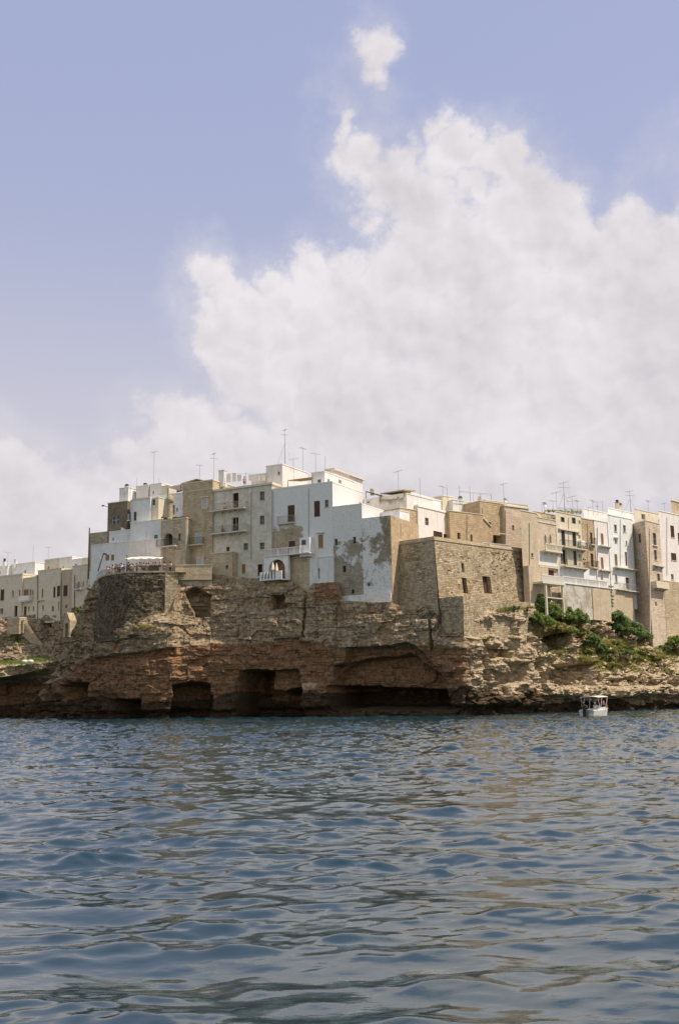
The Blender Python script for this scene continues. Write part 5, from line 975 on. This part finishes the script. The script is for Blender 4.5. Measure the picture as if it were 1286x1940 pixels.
def make_pose(kind):
    J = dict(pel=((0, 0, .95), .14), chest=((0, 0, 1.28), .155), neck=((0, 0, 1.47), .06), head0=((0, -.01, 1.55), .075), head=((0, -.01, 1.66), .10), top=((0, 0, 1.74), .07))
    for s_, n_ in ((-1, 'l'), (1, 'r')):
        J['sh'+n_] = ((s_*.18, 0, 1.40), .065); J['el'+n_] = ((s_*.25, .02, 1.13), .045); J['wr'+n_] = ((s_*.24, -.06, .88), .03); J['ha'+n_] = ((s_*.23, -.09, .78), .035)
        J['hip'+n_] = ((s_*.10, 0, .88), .10); J['kn'+n_] = ((s_*.11, -.01, .50), .065); J['an'+n_] = ((s_*.11, .01, .09), .042); J['to'+n_] = ((s_*.13, -.14, .04), .035)
    if kind == 'photo':
        for s_, n_ in ((-1, 'l'), (1, 'r')): J['el'+n_] = ((s_*.26, -.18, 1.28), .045); J['wr'+n_] = ((s_*.10, -.36, 1.50), .03); J['ha'+n_] = ((s_*.06, -.40, 1.57), .035)
    if kind == 'lean':
        for s_, n_ in ((-1, 'l'), (1, 'r')): J['el'+n_] = ((s_*.30, -.16, 1.17), .045); J['wr'+n_] = ((s_*.20, -.38, 1.06), .03); J['ha'+n_] = ((s_*.17, -.44, 1.05), .035)
        for k in ('chest', 'neck', 'head0', 'head', 'top'): (x, y, z), r_ = J[k]; J[k] = ((x, y-.12*(z-.95)*1.4, z-.02), r_)
    if kind == 'walk':
        J['knl'] = ((-.11, -.16, .52), .065); J['anl'] = ((-.11, -.22, .10), .042); J['tol'] = ((-.12, -.37, .05), .035); J['knr'] = ((.11, .08, .50), .065); J['anr'] = ((.11, .26, .13), .042); J['tor'] = ((.12, .14, .04), .035); J['wrl'] = ((-.24, .14, .92), .03); J['hal'] = ((-.24, .16, .84), .035)
    if kind == 'hip':
        J['elr'] = ((.36, .03, 1.16), .045); J['wrr'] = ((.19, -.05, 1.0), .03); J['har'] = ((.15, -.08, .98), .035)
    if kind == 'sit':
        for s_, n_ in ((-1, 'l'), (1, 'r')): J['kn'+n_] = ((s_*.13, -.46, .97), .07); J['an'+n_] = ((s_*.13, -.52, .54), .042); J['to'+n_] = ((s_*.14, -.68, .49), .035); J['wr'+n_] = ((s_*.16, -.30, 1.06), .03); J['ha'+n_] = ((s_*.14, -.38, 1.05), .035)
    E = [('pel', 'chest'), ('chest', 'neck'), ('neck', 'head0'), ('head0', 'head'), ('head', 'top')]
    for n_ in 'lr': E += [('chest', 'sh'+n_), ('sh'+n_, 'el'+n_), ('el'+n_, 'wr'+n_), ('wr'+n_, 'ha'+n_), ('pel', 'hip'+n_), ('hip'+n_, 'kn'+n_), ('kn'+n_, 'an'+n_), ('an'+n_, 'to'+n_)]
    body = skin(E, J)
    def sub(keys, ed, grow, cut={}):
        D = {}
        for k in keys: p, r_ = J[k]; D[k] = (p, r_+grow)
        for k, (a, b_, f_) in cut.items(): D[k] = (tuple(np.array(J[a][0])*(1-f_)+np.array(J[b_][0])*f_), J[a][1]*(1-f_)+J[b_][1]*f_+grow)
        return skin(ed, D)
    top = sub(('pel', 'chest', 'shl', 'shr'), [('pel', 'chest'), ('chest', 'shl'), ('chest', 'shr'), ('shl', 'cl'), ('shr', 'cr')], .018, dict(cl=('shl', 'ell', .6), cr=('shr', 'elr', .6)))
    leg = sub(('pel', 'hipl', 'hipr'), [('pel', 'hipl'), ('pel', 'hipr'), ('hipl', 'cl'), ('hipr', 'cr')], .02, dict(cl=('hipl', 'knl', .75), cr=('hipr', 'knr', .75)))
    leg2 = sub(('pel', 'hipl', 'hipr', 'knl', 'knr'), [('pel', 'hipl'), ('pel', 'hipr'), ('hipl', 'knl'), ('hipr', 'knr'), ('knl', 'cl'), ('knr', 'cr')], .016, dict(cl=('knl', 'anl', .85), cr=('knr', 'anr', .85)))
    hp = np.array(J['head'][0]); mb = MB(); mb.lathe((0, 0, 0), [(.09, -.05), (.118, .0), (.115, .06), (.08, .11), (.02, .13)], 10, 1, 1.08); hv = [(v[0]+hp[0], v[1]+hp[1]+.025, v[2]+hp[2]) for v in mb.v]
    hm = bpy.data.meshes.new('hair'); hm.from_pydata(hv, [], mb.f); hm.materials.append(M['hair'])
    fm = MB(); fm.tube((hp[0], hp[1]-.085, hp[2]-.01), (hp[0], hp[1]-.125, hp[2]-.03), .018, .012, 5)
    for s_ in (-1, 1): fm.tube((hp[0]+s_*.035, hp[1]-.085, hp[2]+.02), (hp[0]+s_*.035, hp[1]-.10, hp[2]+.02), .012, .01, 5)
    return dict(body=body, top=top, shorts=leg, trousers=leg2, hair=hm)
POSE = {k: make_pose(k) for k in ('stand', 'photo', 'lean', 'walk', 'hip', 'sit')}
def person(loc, pose, rot, top, low, lowk, lab, sc=1., group=None, hair='hair', toponly=True):
    e = bpy.data.objects.new('person', POSE[pose]['body']); COL.objects.link(e); e.location = V(loc); e.rotation_euler = (0, 0, rot); e.scale = (sc, sc, sc); setp(e, lab, 'person', group)
    for nm, key, mt in (('shirt', 'top', top), ('trousers' if lowk == 'trousers' else 'shorts', lowk, low), ('hair', 'hair', hair)):
        if mt is None: continue
        me = POSE[pose][key]; o = bpy.data.objects.new(nm, me); COL.objects.link(o); o.parent = e
        o.material_slots[0].link = 'OBJECT'; o.material_slots[0].material = M[mt]
    return e
tyf = lambda px: float(np.interp(px, [183, 190, 200, 215, 240, 300, 345], [160.8, 156.6, 154.6, 152.6, 151.2, 150.8, 151.2]))
def tpt(px, back=0.): q = P(px, 1086, tyf(px)+back); return np.array([q[0], q[1], TZ+.022])
ppl = [(203, .6, 'stand', 'c_white', 'c_beige', 'shorts', 'person in a white shirt at the left corner of the terrace railing'), (207.5, 1.2, 'hip', 'c_beige', 'c_denim', 'trousers', 'person in a beige shirt with hand on hip near the left corner of the terrace'), (213, .5, 'lean', 'c_beige', 'c_white', 'shorts', 'person in a sand coloured top leaning on the left part of the railing'),
       (219, .6, 'stand', 'c_black', 'c_beige', 'shorts', 'person in a black top and beige shorts on the terrace'), (222, 1.3, 'stand', 'c_red', 'c_beige', 'shorts', 'person in a red shirt with beige shorts on the terrace, left of the lamp post'), (226, .5, 'photo', 'c_grey', 'c_black', 'trousers', 'person in grey holding up a camera left of the lamp post'), (230, .7, 'lean', 'c_white', 'c_blue', 'shorts', 'person in a white top and blue shorts leaning beside the lamp post'),
       (234.5, 1.1, 'walk', 'c_blue', 'c_beige', 'shorts', 'person in a blue shirt walking past the lamp post'), (243, .5, 'lean', 'c_black', 'c_black', 'trousers', 'person in a black top leaning right of the lamp post'), (246, 1.2, 'stand', 'c_khaki', 'c_black', 'trousers', 'person in an olive shirt behind the lamp post group'), (250, .5, 'stand', 'c_beige', 'c_grey', 'trousers', 'tall person in beige and grey at the middle of the railing'), (252, 1.6, 'photo', 'c_green', 'c_khaki', 'trousers', 'person in green photographing from the second row'),
       (259.5, .5, 'lean', 'c_black', 'c_blue', 'trousers', 'person in black and blue leaning under the canopy edge'), (265, .6, 'hip', 'c_grey', 'c_white', 'trousers', 'person in grey top and white trousers with hand on hip'), (267, 1.5, 'stand', 'c_black', 'c_grey', 'trousers', 'dark dressed person standing behind the one in white trousers'), (272, .5, 'walk', 'c_khaki', 'c_black', 'trousers', 'person in olive and black walking right of the white trousers'), (277.5, .5, 'lean', 'c_khaki', 'c_grey', 'trousers', 'person in an olive top leaning in front of the canopy'),
       (281, .8, 'stand', 'c_beige', 'c_grey', 'shorts', 'person in beige top with grey shorts in front of the canopy'), (290, .7, 'stand', 'c_black', 'c_black', 'trousers', 'person all in black behind the dark barrier, left of two'), (294.5, .8, 'stand', 'c_khaki', 'c_black', 'trousers', 'person in olive behind the dark barrier, right of two'), (303, .5, 'lean', 'c_black', 'c_white', 'shorts', 'person in black with white shorts right of the dark barrier'), (311, .6, 'stand', 'c_grey', 'c_grey', 'trousers', 'person in grey standing before the stone house'),
       (322.5, .5, 'photo', 'c_white', 'c_black', 'trousers', 'person in white shirt and black trousers at the right end of the terrace')]
for i, (px, bk, pose, top, low, lk, lab) in enumerate(ppl): person(tpt(px, bk*1.3), pose, random.uniform(-.9, .9)+(math.pi if i % 4 == 1 else 0), top, low, lk, lab, random.uniform(.92, 1.06), 'visitors on the terrace')
q = pp(PA, 463, 917.5, -1.0); person(np.array([q[0], q[1], B['M1'].F.z1+.3]), 'stand', .4, None, 'c_red', 'shorts', 'bather in red shorts standing on the roof among the washing', .95)
for px, y, lab in ((430, 972, 'bather sitting on the upper long balcony of the pale house'), (426, 1015, 'person sitting on the lower long balcony of the pale house')):
    F = B['M1'].F; u_, z_ = F.hit(px, y); p = F.pt(u_, z_+.14, .6); person(p-np.array([0, 0, .42]), 'sit', .9, 'c_pink' if y < 1000 else 'c_grey', 'c_black', 'shorts', lab, .95)
    rt = Root('chair', p, 'small folding chair under the sitter on the '+('upper' if y < 1000 else 'lower')+' long balcony', 'chair'); mb = MB(); c = p+np.array([0, .05, 0]); mb.box(c[0]-.2, c[0]+.2, c[1]-.2, c[1]+.2, c[2]+.38, c[2]+.42); rt.part(mb, 'seat', M['terracotta']); mb = MB(); mb.box(c[0]-.2, c[0]+.2, c[1]+.2, c[1]+.24, c[2]+.42, c[2]+.85); rt.part(mb, 'backrest', M['terracotta'])
    for sx in (-.18, .18):
        for sy in (-.18, .18): mb = MB(); mb.tube((c[0]+sx, c[1]+sy, c[2]), (c[0]+sx, c[1]+sy, c[2]+.378), .015, n=4); rt.part(mb, 'leg', M['alu'])
# railing, lamps, canopy, barrier on the terrace
rt = Root('railing', tpt(250), 'dark iron railing along the rim of the crowded terrace', 'railing'); R_ = [tpt(x, -.35) for x in np.linspace(184, 346, 60)]; tr = MB(); bars = MB()
for i in range(59):
    tr.tube(R_[i]+[0, 0, 1.05], R_[i+1]+[0, 0, 1.05], .03, n=4, cap=False); tr.tube(R_[i]+[0, 0, .12], R_[i+1]+[0, 0, .12], .018, n=4, cap=False)
    for f_ in (0, .5): q = R_[i]+(R_[i+1]-R_[i])*f_; bars.tube(q, q+[0, 0, 1.05], .014 if f_ else .025, n=4, cap=False)
rt.part(tr, 'handrail', M['iron']); rt.part(bars, 'bars', M['iron'])
p = tpt(240, .1); rt = Root('street_lamp', p, 'slim street lamp standing on the crowded terrace', 'street lamp'); mb = MB(); mb.tube(p, p+[0, 0, 2.7], .05, .035); rt.part(mb, 'pole', M['iron']); mb = MB(); mb.lathe(p, [(.05, 2.7), (.14, 2.78), (.10, 2.95), (.02, 3.)], 8); rt.part(mb, 'lantern', M['greyframe'])
a, c = P(185.5, 1083, 160), P(196, 1049, 160); rt = Root('leaning_lamp', a, 'dark leaning lamp pole at the left corner of the terrace', 'street lamp'); mb = MB(); mb.tube(a, c, .10, .07); rt.part(mb, 'pole', M['iron']); mb = MB(); mb.tube(c, c+[.5, 0, -.1], .16, .12); rt.part(mb, 'lamp_head', M['iron'])
p0, p1 = tpt(248, 3.2), tpt(304, 3.4); rt = Root('terrace_canopy', (p0+p1)/2, 'cream fabric canopy over the back of the crowded terrace', 'canopy'); z0_ = P(270, 1060, 154)[2]; z1_ = P(270, 1051, 156)[2]; mb = MB(); n_ = 10
A_, B_ = P(230, 1060, 153.2), P(305, 1060, 153.0)
for k in range(n_):
    f0, f1 = k/n_, (k+1)/n_; w0, w1 = .12*abs(math.sin(f0*math.pi*5)), .12*abs(math.sin(f1*math.pi*5)); p, q = A_+(B_-A_)*f0, A_+(B_-A_)*f1; h0, h1 = .25*math.sin(math.pi*min(1, f0*1.1+.0))**.5 if f0 > 0 else 0, .25*math.sin(math.pi*min(1, f1*1.1))**.5 if f1 < .9 else .15
    a4 = [(p[0], p[1], z0_+w0-.1), (q[0], q[1], z0_+w1-.1), (q[0], q[1]+2.6, z0_+.35+h1), (p[0], p[1]+2.6, z0_+.35+h0)]; mb.hexa(a4+[(x, y, z+.05) for x, y, z in a4])
rt.part(mb, 'cloth', M['canvas'])
for f_ in (.02, .33, .66, .98): mb = MB(); q = A_+(B_-A_)*f_; mb.tube((q[0], q[1]+.2, TZ+.03), (q[0], q[1]+.2, z0_-.12), .035, n=5); rt.part(mb, 'pole', M['whitepaint'])
q = tpt(291.5, .1); mb = MB(); mb.box(q[0]-.75, q[0]+.75, q[1]-.04, q[1]+.04, q[2]+.05, q[2]+1.15); rt = Root('barrier', q, 'dark solid barrier panel on the terrace railing', 'barrier'); rt.part(mb, 'panel', M['dim']); mb = MB(); mb.box(q[0]-.8, q[0]+.8, q[1]-.06, q[1]+.06, q[2]+1.152, q[2]+1.2); rt.part(mb, 'top_rail', M['iron'])
a = P(168, 1062, 168); mb = MB(); mb.tube(a-[0, 0, 3], np.array([a[0], a[1], P(168, 1000, 168)[2]]), .14, .1); single(mb, 'pole', M['twig'], a, 'tall dark wooden pole at the left end of the headland houses', 'pole')
F = B['H1'].F; q = F.pt(*F.hit(203.5, 960)); mb = MB(); mb.tube(q, q+[-.7, 0, .15], .04); mb.tube(q+[-.9, 0, .15], q+[-.5, 0, .2], .14, .1); single(mb, 'wall_lamp', M['iron'], q, 'dark lamp on a bracket at the left edge of the dark stone tower', 'lamp')
# stone column with urn on the roof terrace
q = pp(PA, 322, 984, 1.4); rt = Root('stone_column', q, 'weathered stone column with a carved head on the planted roof terrace', 'column'); mb = MB(); hh = pp(PA, 322, 938, 1.4)[2]-q[2]; mb.lathe(q, [(.5, 0), (.42, .3), (.36, hh*.68), (.55, hh*.72), (.6, hh*.8), (.5, hh*.92), (.2, hh)], 10); rt.part(mb, 'shaft', M['stonewarm'])
# ================================================================ vegetation
DG = bpy.context.evaluated_depsgraph_get()
def bvh(n): o = bpy.data.objects[n]; return BVHTree.FromPolygons([v.co for v in o.data.vertices], [tuple(p.vertices) for p in o.data.polygons])
TR = {n: bvh(n) for n in ('cliff', 'hillside', 'cove_cliff')}
def cast(px, py, which='hillside'):
    d = ray(px, py); h = TR[which].ray_cast(Vector(CAM), Vector(d).normalized()); return None if h[0] is None else np.array(h[0])
def leaves(mb, g, cen, rad, n, size, up=.3):
    # clumps spread through the crown, each a spray of leaf faces
    nc = max(6, n//38); cc = g.normal(size=(nc, 3)); cc /= np.linalg.norm(cc, axis=1)[:, None]; cc *= g.uniform(.35, 1, (nc, 1))**.6; cc[:, 2] = np.abs(cc[:, 2])*.95-.1
    for c in cc:
        ctr = np.array(cen)+c*np.array(rad); rr = min(rad)*g.uniform(.18, .34)
        for k in range(n//nc):
            d = g.normal(size=3); d /= np.linalg.norm(d); p = ctr+d*rr*g.uniform(.5, 1.1); a = g.normal(size=3); a[2] *= .5; a /= np.linalg.norm(a); b_ = np.cross(a, d+g.normal(size=3)*.4); b_ /= np.linalg.norm(b_)+1e-9; s_ = size*g.uniform(.6, 1.3)
            mb.poly([p-a*s_, p+b_*s_*.55, p+a*s_, p-b_*s_*.55], [(0, 0)]*4)
def shrub(px, py, w, h, lab, mat='leaf', n=1500, size=.16, which='hillside', seed=0, pt=None, group='shrubs on the rock slope', dep=None):
    """crown centre and extent as surveyed; rooted in the rock behind and below it"""
    g = np.random.default_rng(seed+int(px)); p = pt if pt is not None else cast(px, py+h*.35, which)
    if p is None: print('no hit', px, py); return
    k = p[1]/FPX; rad = (w*k/2*1.25, w*.4*k, h*k/2*1.2); cen = P(px, py, p[1]-rad[1]*.8); rt = Root('shrub', p, lab, 'shrub', group)
    mb = MB(); leaves(mb, g, cen, rad, n, size); rt.part(mb, 'foliage', M[mat]); mb = MB()
    for j in range(8): e = cen+np.array([g.uniform(-1, 1)*rad[0]*.7, g.uniform(-.6, .6)*rad[1], g.uniform(-.2, .6)*rad[2]]); m_ = (p+e)/2+g.normal(size=3)*.1; mb.tube(p-[0, 0, .2], m_, .06, .04, 5); mb.tube(m_, e, .04, .012, 5)
    rt.part(mb, 'stems', M['twig'])
for a in ((1022, 1150, 34, 46, 'steep green shrub hugging the corner right of the great bastion'), (1044, 1163, 38, 40, 'broad green shrub under the roofed terrace posts'), (1068, 1170, 38, 38, 'dense green shrub left of the ruined pillar top'), (1094, 1176, 36, 42, 'dense green shrub right of the ruined pillar top'), (1046, 1192, 56, 22, 'low yellowish shrub in front of the ruined pillar', 'grass'),
          (1074, 1196, 32, 20, 'round green shrub low beside the ruined pillar'), (1030, 1180, 34, 26, 'green shrub spilling over the dark hollow'), (1012, 1172, 26, 24, 'green shrub at the very edge of the rock below the great bastion'), (1098, 1200, 30, 20, 'yellow green shrub right of the ruined pillar base', 'grass'), (1112, 1236, 26, 16, 'spreading yellow green shrub on the lower ledge', 'grass'), (1188, 1238, 30, 12, 'flat green shrub among the pale stones under the fig thicket', 'leaf2'), (1215, 1236, 26, 12, 'flat yellow green shrub under the ochre tower house', 'grass'), (1160, 1262, 30, 12, 'low yellow green shrub near the bright ledge', 'grass'), (1178, 1192, 38, 44, 'left part of the fig thicket below the warm retaining wall', 'leaf2'), (1200, 1199, 36, 38, 'middle fig bush below the warm retaining wall', 'leaf2'), (1221, 1208, 30, 24, 'fig bush at the foot of the ochre tower house', 'leaf2'), (1170, 1170, 24, 26, 'upper fig bush against the warm retaining wall', 'leaf2'), (1280, 1222, 28, 32, 'dark shrub at the right edge of the slope', 'leaf'), (1256, 1230, 24, 14, 'small green shrub left of the dark one at the right edge', 'leaf2'),
          (1122, 1214, 24, 22, 'green shrub on the rubble right of the ruined pillar', 'leaf2'), (1138, 1232, 24, 26, 'green shrub trailing down the rubble slope', 'leaf2'), (1150, 1247, 20, 16, 'lowest green shrub of the rubble slope', 'leaf'), (1168, 1218, 20, 10, 'tiny shrub on the rubble ridge', 'grass'), (1245, 1248, 24, 12, 'low shrub among pale stones near the right edge', 'grass')):
    shrub(*a[:5], mat=a[5] if len(a) > 5 else 'leaf', n=int(a[2]*a[3]*3.2), size=.18)
shrub(973, 1153, 30, 12, 'flat green shrub on the rock top under the great bastion', 'leaf2', 500, .14, 'cliff'); shrub(998, 1153, 22, 10, 'little yellow green shrub at the right end of the rock top', 'grass', 400, .14, 'cliff')
shrub(148, 1160, 18, 26, 'dark creeper bush in the cleft left of the bastion', 'leaf', 500, .16, 'cove_cliff', pt=P(147, 1158, 186), group=None)
q = PT.n*.9; p = pp(PT, 1158, 1152, .8); rt = Root('ivy', p, 'narrow ivy hanging beside the warm retaining wall', 'ivy'); mb = MB(); g = np.random.default_rng(4)
for k in range(7): leaves(mb, g, p+[g.uniform(-.1, .1), -.2, .2+k*.5], (.38, .3, .45), 90, .12)
rt.part(mb, 'foliage', M['leaf']); mb = MB(); mb.tube(p-[0, 0, .4], p+[0, 0, 3.4], .05); rt.part(mb, 'stem', M['twig'])
rt = Root('planter', pp(PA, 320, 986, 1.5), 'row of potted plants along the roof terrace of the square stone house', 'planter'); mb = MB()
for k in range(12): leaves(mb, g, pp(PA, 308+k*3.6, 982.5+g.uniform(-2, 1), 1.3), (.35, .3, .35), 60, .10)
rt.part(mb, 'foliage', M['leaf2']); F = B['H5'].F; mb = MB(); fbox(mb, F, .2, F.L-.2, F.z1+.16, F.z1+.42, -.6, -.2); rt.part(mb, 'trough', M['terracotta'])
rt = Root('roof_garden', pp(PT, 1070, 972, -.8), 'thin roof garden hedge on the cream house with green doors', 'hedge'); mb = MB()
for k in range(16): leaves(mb, g, pp(PT, 1036+k*4.2, 970+k*.12+g.uniform(-1.5, 1), -1.2), (.45, .4, .5), 60, .12)
rt.part(mb, 'foliage', M['grass']); mb = MB(); A_, B_ = pp(PT, 1058, 973, -.6), pp(PT, 1102, 976, -.6)
for k in range(22): q = A_+(B_-A_)*k/21; mb.tube(q, q+[0, 0, .95], .02, n=4)
mb.tube(A_+[0, 0, .95], B_+[0, 0, .95], .025, n=4); rt.part(mb, 'railing', M['greyframe'])
# balcony pots
for bx, by, key, lab in ((450, 971, 'M1', 'bushy pot plant on the upper long balcony'), (448, 1014, 'M1', 'bushy pot plant on the lower long balcony'), (1100, 1073, 'T3', 'pot plant on the lower balcony of the cream house')):
    F = B[key].F; u_, z_ = F.hit(bx, by); p = F.pt(u_, z_+.15, .6); rt = Root('pot_plant', p, lab, 'pot plant'); mb = MB(); mb.lathe(p, [(.13, 0), (.19, .3), (.2, .34)], 8); rt.part(mb, 'pot', M['terracotta']); mb = MB(); leaves(mb, g, p+[0, 0, .7], (.35, .3, .4), 150, .08); rt.part(mb, 'foliage', M['leaf2'])
# grass and weeds: uncountable
def weeds(name, lab, regs, which, mat, h=.3):
    mb = MB(); g = np.random.default_rng(len(name)+len(regs))
    for (cx, cy, rx, ry, n) in regs:
        for k in range(n):
            x, y = g.normal(cx, rx*.5), g.normal(cy, ry*.5); p = cast(x, y, which)
            if p is None: continue
            for j in range(9):
                a = g.uniform(0, 6.28); l = h*g.uniform(.5, 1.3); d = np.array([math.cos(a)*.45, math.sin(a)*.45, 1.])*l; s_ = np.array([-math.sin(a), math.cos(a), 0])*.04; b_ = p+[g.uniform(-.15, .15), g.uniform(-.15, .15), -.05]; mb.poly([b_-s_, b_+s_, b_+d], [(0, 0)]*3)
    single(mb, name, M[mat], (0, 0, 0), lab, 'grass', kind='stuff')
weeds('grass', 'dry and green grass tufts scattered over the sunlit slope', [(1040, 1200, 45, 12, 260), (1130, 1228, 26, 26, 700), (1170, 1228, 40, 14, 700), (1160, 1258, 34, 12, 700), (1215, 1250, 40, 14, 600), (1262, 1240, 30, 12, 260), (1060, 1236, 36, 8, 200), (1110, 1250, 20, 8, 120), (1240, 1268, 40, 8, 160), (1120, 1196, 30, 12, 160)], 'hillside', 'grass', .42)
weeds('shelf_grass', 'dark green turf on the rock shelf of the cove', [(20, 1256, 40, 5, 500), (70, 1250, 30, 6, 260), (30, 1210, 40, 15, 200)], 'cove_cliff', 'leaf', .3)
weeds('rock_top_grass', 'green weeds along the rim of the headland rock', [(965, 1154, 30, 4, 200), (270, 1188, 40, 5, 60), (150, 1200, 10, 30, 60)], 'cliff', 'grass', .3)
# loose rocks on the slope
rng = np.random.default_rng(8); mb = MB()
def rock(mb, p, s):
    pts = rng.normal(size=(14, 3)); pts /= np.linalg.norm(pts, axis=1)[:, None]; pts *= rng.uniform(.7, 1.1, (14, 1))*np.array([s, s*.8, s*.62])
    import bmesh
    bm = bmesh.new(); vs = [bm.verts.new(q) for q in pts]; bmesh.ops.convex_hull(bm, input=vs)
    for f_ in bm.faces: mb.poly([np.array(v.co)+p for v in f_.verts])
    bm.free()
for (cx, cy, rx, ry, n) in ((1130, 1190, 50, 25, 150), (1060, 1236, 50, 8, 70), (1170, 1250, 55, 20, 150), (1240, 1262, 60, 16, 160), (1240, 1290, 60, 6, 80), (1080, 1308, 90, 5, 110), (1000, 1240, 30, 6, 30)):
    for k in range(n):
        p = cast(rng.normal(cx, rx*.5), rng.normal(cy, ry*.5))
        if p is not None: rock(mb, p, rng.uniform(.15, .55))
m_, t_, b_ = newmat('pale_rubble'); ps = t_.node('ShaderNodeNewGeometry').outputs['Position']; t_.put(b_.inputs['Base Color'], t_.mix(t_.ss(t_.noise(ps, 1.6, 5), .35, .65), (.62, .52, .37), (.36, .26, .16))); b_.inputs['Roughness'].default_value = .95
single(mb, 'rubble', m_, (0, 0, 0), 'pale loose rubble lying over the sunlit slope', 'rubble', kind='stuff')
for px, lab in ((47, 'small white bundle on the turf of the cove shelf, the left one'), (58, 'small white bundle on the turf of the cove shelf, the right one')):
    p = cast(px, 1256, 'cove_cliff'); mb = MB(); mb.lathe(p, [(.3, -.1), (.45, .15), (.42, .4), (.2, .55)], 9, 1.3, 1); single(mb, 'bundle', M['c_white'], p, lab, 'bundle', smooth=True)
# ================================================================ boat
BY = 4800/39.; o_ = P(1128, 1355, BY); o_[2] = 0; hd = np.array([.6, .8, 0]); rgt = np.array([.8, -.6, 0]); rt = Root('motorboat', o_, 'white motorboat with a cream sun canopy lying off the rocks', 'motorboat')
def bp_(f, r, z): return o_+hd*f+rgt*r+np.array([0, 0, z])
st_ = [(-2.4, .95, -.12, .62), (-1.5, 1.05, -.15, .62), (0, 1.1, -.15, .66), (1.2, .95, -.1, .74), (2.1, .6, 0, .84), (2.9, .04, .25, .95)]; mb = MB(); dk = MB()
for (f0, w0, k0, g0), (f1, w1, k1, g1) in zip(st_[:-1], st_[1:]):
    for s_ in (-1, 1):
        mb.poly([bp_(f0, 0, k0-.15), bp_(f1, 0, k1-.15), bp_(f1, s_*w1*.82, k1+.1), bp_(f0, s_*w0*.82, k0+.1)]); mb.poly([bp_(f0, s_*w0*.82, k0+.1), bp_(f1, s_*w1*.82, k1+.1), bp_(f1, s_*w1, g1), bp_(f0, s_*w0, g0)])
        mb.poly([bp_(f0, s_*w0, g0), bp_(f1, s_*w1, g1), bp_(f1, s_*max(w1-.16, 0), g1+.03), bp_(f0, s_*(w0-.16), g0+.03)]); mb.poly([bp_(f0, s_*(w0-.16), g0+.03), bp_(f1, s_*max(w1-.16, 0), g1+.03), bp_(f1, s_*max(w1-.2, 0), .3), bp_(f0, s_*(w0-.2), .3)])
    dk.poly([bp_(f0, -w0+.2, .3), bp_(f0, w0-.2, .3), bp_(f1, max(w1-.2, .01), .3), bp_(f1, -max(w1-.2, .01), .3)])
mb.poly([bp_(-2.4, -.95, .62), bp_(-2.4, .95, .62), bp_(-2.4, .78, -.02), bp_(-2.4, 0, -.27), bp_(-2.4, -.78, -.02)]); rt.part(mb, 'hull', M['whitepaint']); rt.part(dk, 'deck', M['copingw'])
mb = MB(); mb.hexa([bp_(*x) for x in ((-2.4, -.8, .3), (-2.4, .8, .3), (-1.9, .8, .3), (-1.9, -.8, .3), (-2.4, -.8, .72), (-2.4, .8, .72), (-1.9, .8, .72), (-1.9, -.8, .72))]); rt.part(mb, 'stern_bench', M['c_white'])
mb = MB(); mb.hexa([bp_(*x) for x in ((.2, -.35, .3), (.2, .35, .3), (.7, .35, .3), (.7, -.35, .3), (.25, -.33, 1.05), (.25, .33, 1.05), (.6, .33, 1.15), (.6, -.33, 1.15))]); rt.part(mb, 'console', M['whitepaint'])
mb = MB(); 
for s_ in (-1, 1): mb.hexa([bp_(*x) for x in ((-1.2, s_*.5, .3), (-1.2, s_*.85, .3), (1.4, s_*.75, .3), (1.4, s_*.4, .3), (-1.2, s_*.5, .78), (-1.2, s_*.85, .78), (1.4, s_*.75, .82), (1.4, s_*.4, .82))])
rt.part(mb, 'side_bench', M['c_white'])
mb = MB(); N_ = 6
for k in range(N_):
    r0, r1 = -1.1+2.2*k/N_, -1.1+2.2*(k+1)/N_; c0_, c1_ = .12*(1-(r0/1.1)**2), .12*(1-(r1/1.1)**2); q4 = [bp_(-1.6, r0, 2.05+c0_), bp_(-1.6, r1, 2.05+c1_), bp_(1.2, r1, 2.1+c1_), bp_(1.2, r0, 2.1+c0_)]; mb.hexa(q4+[x+[0, 0, .05] for x in q4])
rt.part(mb, 'canopy', M['canvas'])
for s_ in (-1, 1):
    for f0, f1 in ((-1.5, -.9), (-.4, -.9), (1.1, .6)): mb = MB(); mb.tube(bp_(f0, s_*1.05, 2.05), bp_(f1, s_*1.0, .66), .028, n=5); rt.part(mb, 'canopy_pole', M['whitepaint'])
e = MB(); e.hexa([bp_(*x) for x in ((-3.0, -.2, -.3), (-3.0, .2, -.3), (-2.5, .2, -.3), (-2.5, -.2, -.3), (-3.0, -.2, .75), (-3.0, .2, .75), (-2.42, .18, .7), (-2.42, -.18, .7))]); eo = rt.part(e, 'outboard_motor', M['c_black']); e = MB(); e.lathe(bp_(-2.72, 0, .752), [(.27, 0), (.32, .18), (.28, .42), (.1, .5)], 10); rt.part(e, 'engine_cowl', M['c_black'], parent=eo)
person(bp_(-1.6, -.75, .3), 'stand', .5, 'c_black', 'c_black', 'shorts', 'person in dark swimwear standing at the stern of the motorboat', .85); person(bp_(-.2, .1, -.15), 'sit', 2.6, 'c_white', 'c_beige', 'shorts', 'person in white seated amidships under the boat canopy', .95, hair='c_white'); person(bp_(.6, .75, .3-.42+.45), 'sit', .8, 'c_red', 'c_black', 'shorts', 'person in red seated on the starboard bench of the motorboat', .9)
# ---- wet white water at the foot of the cliff is left to the waves
bpy.context.view_layer.update()
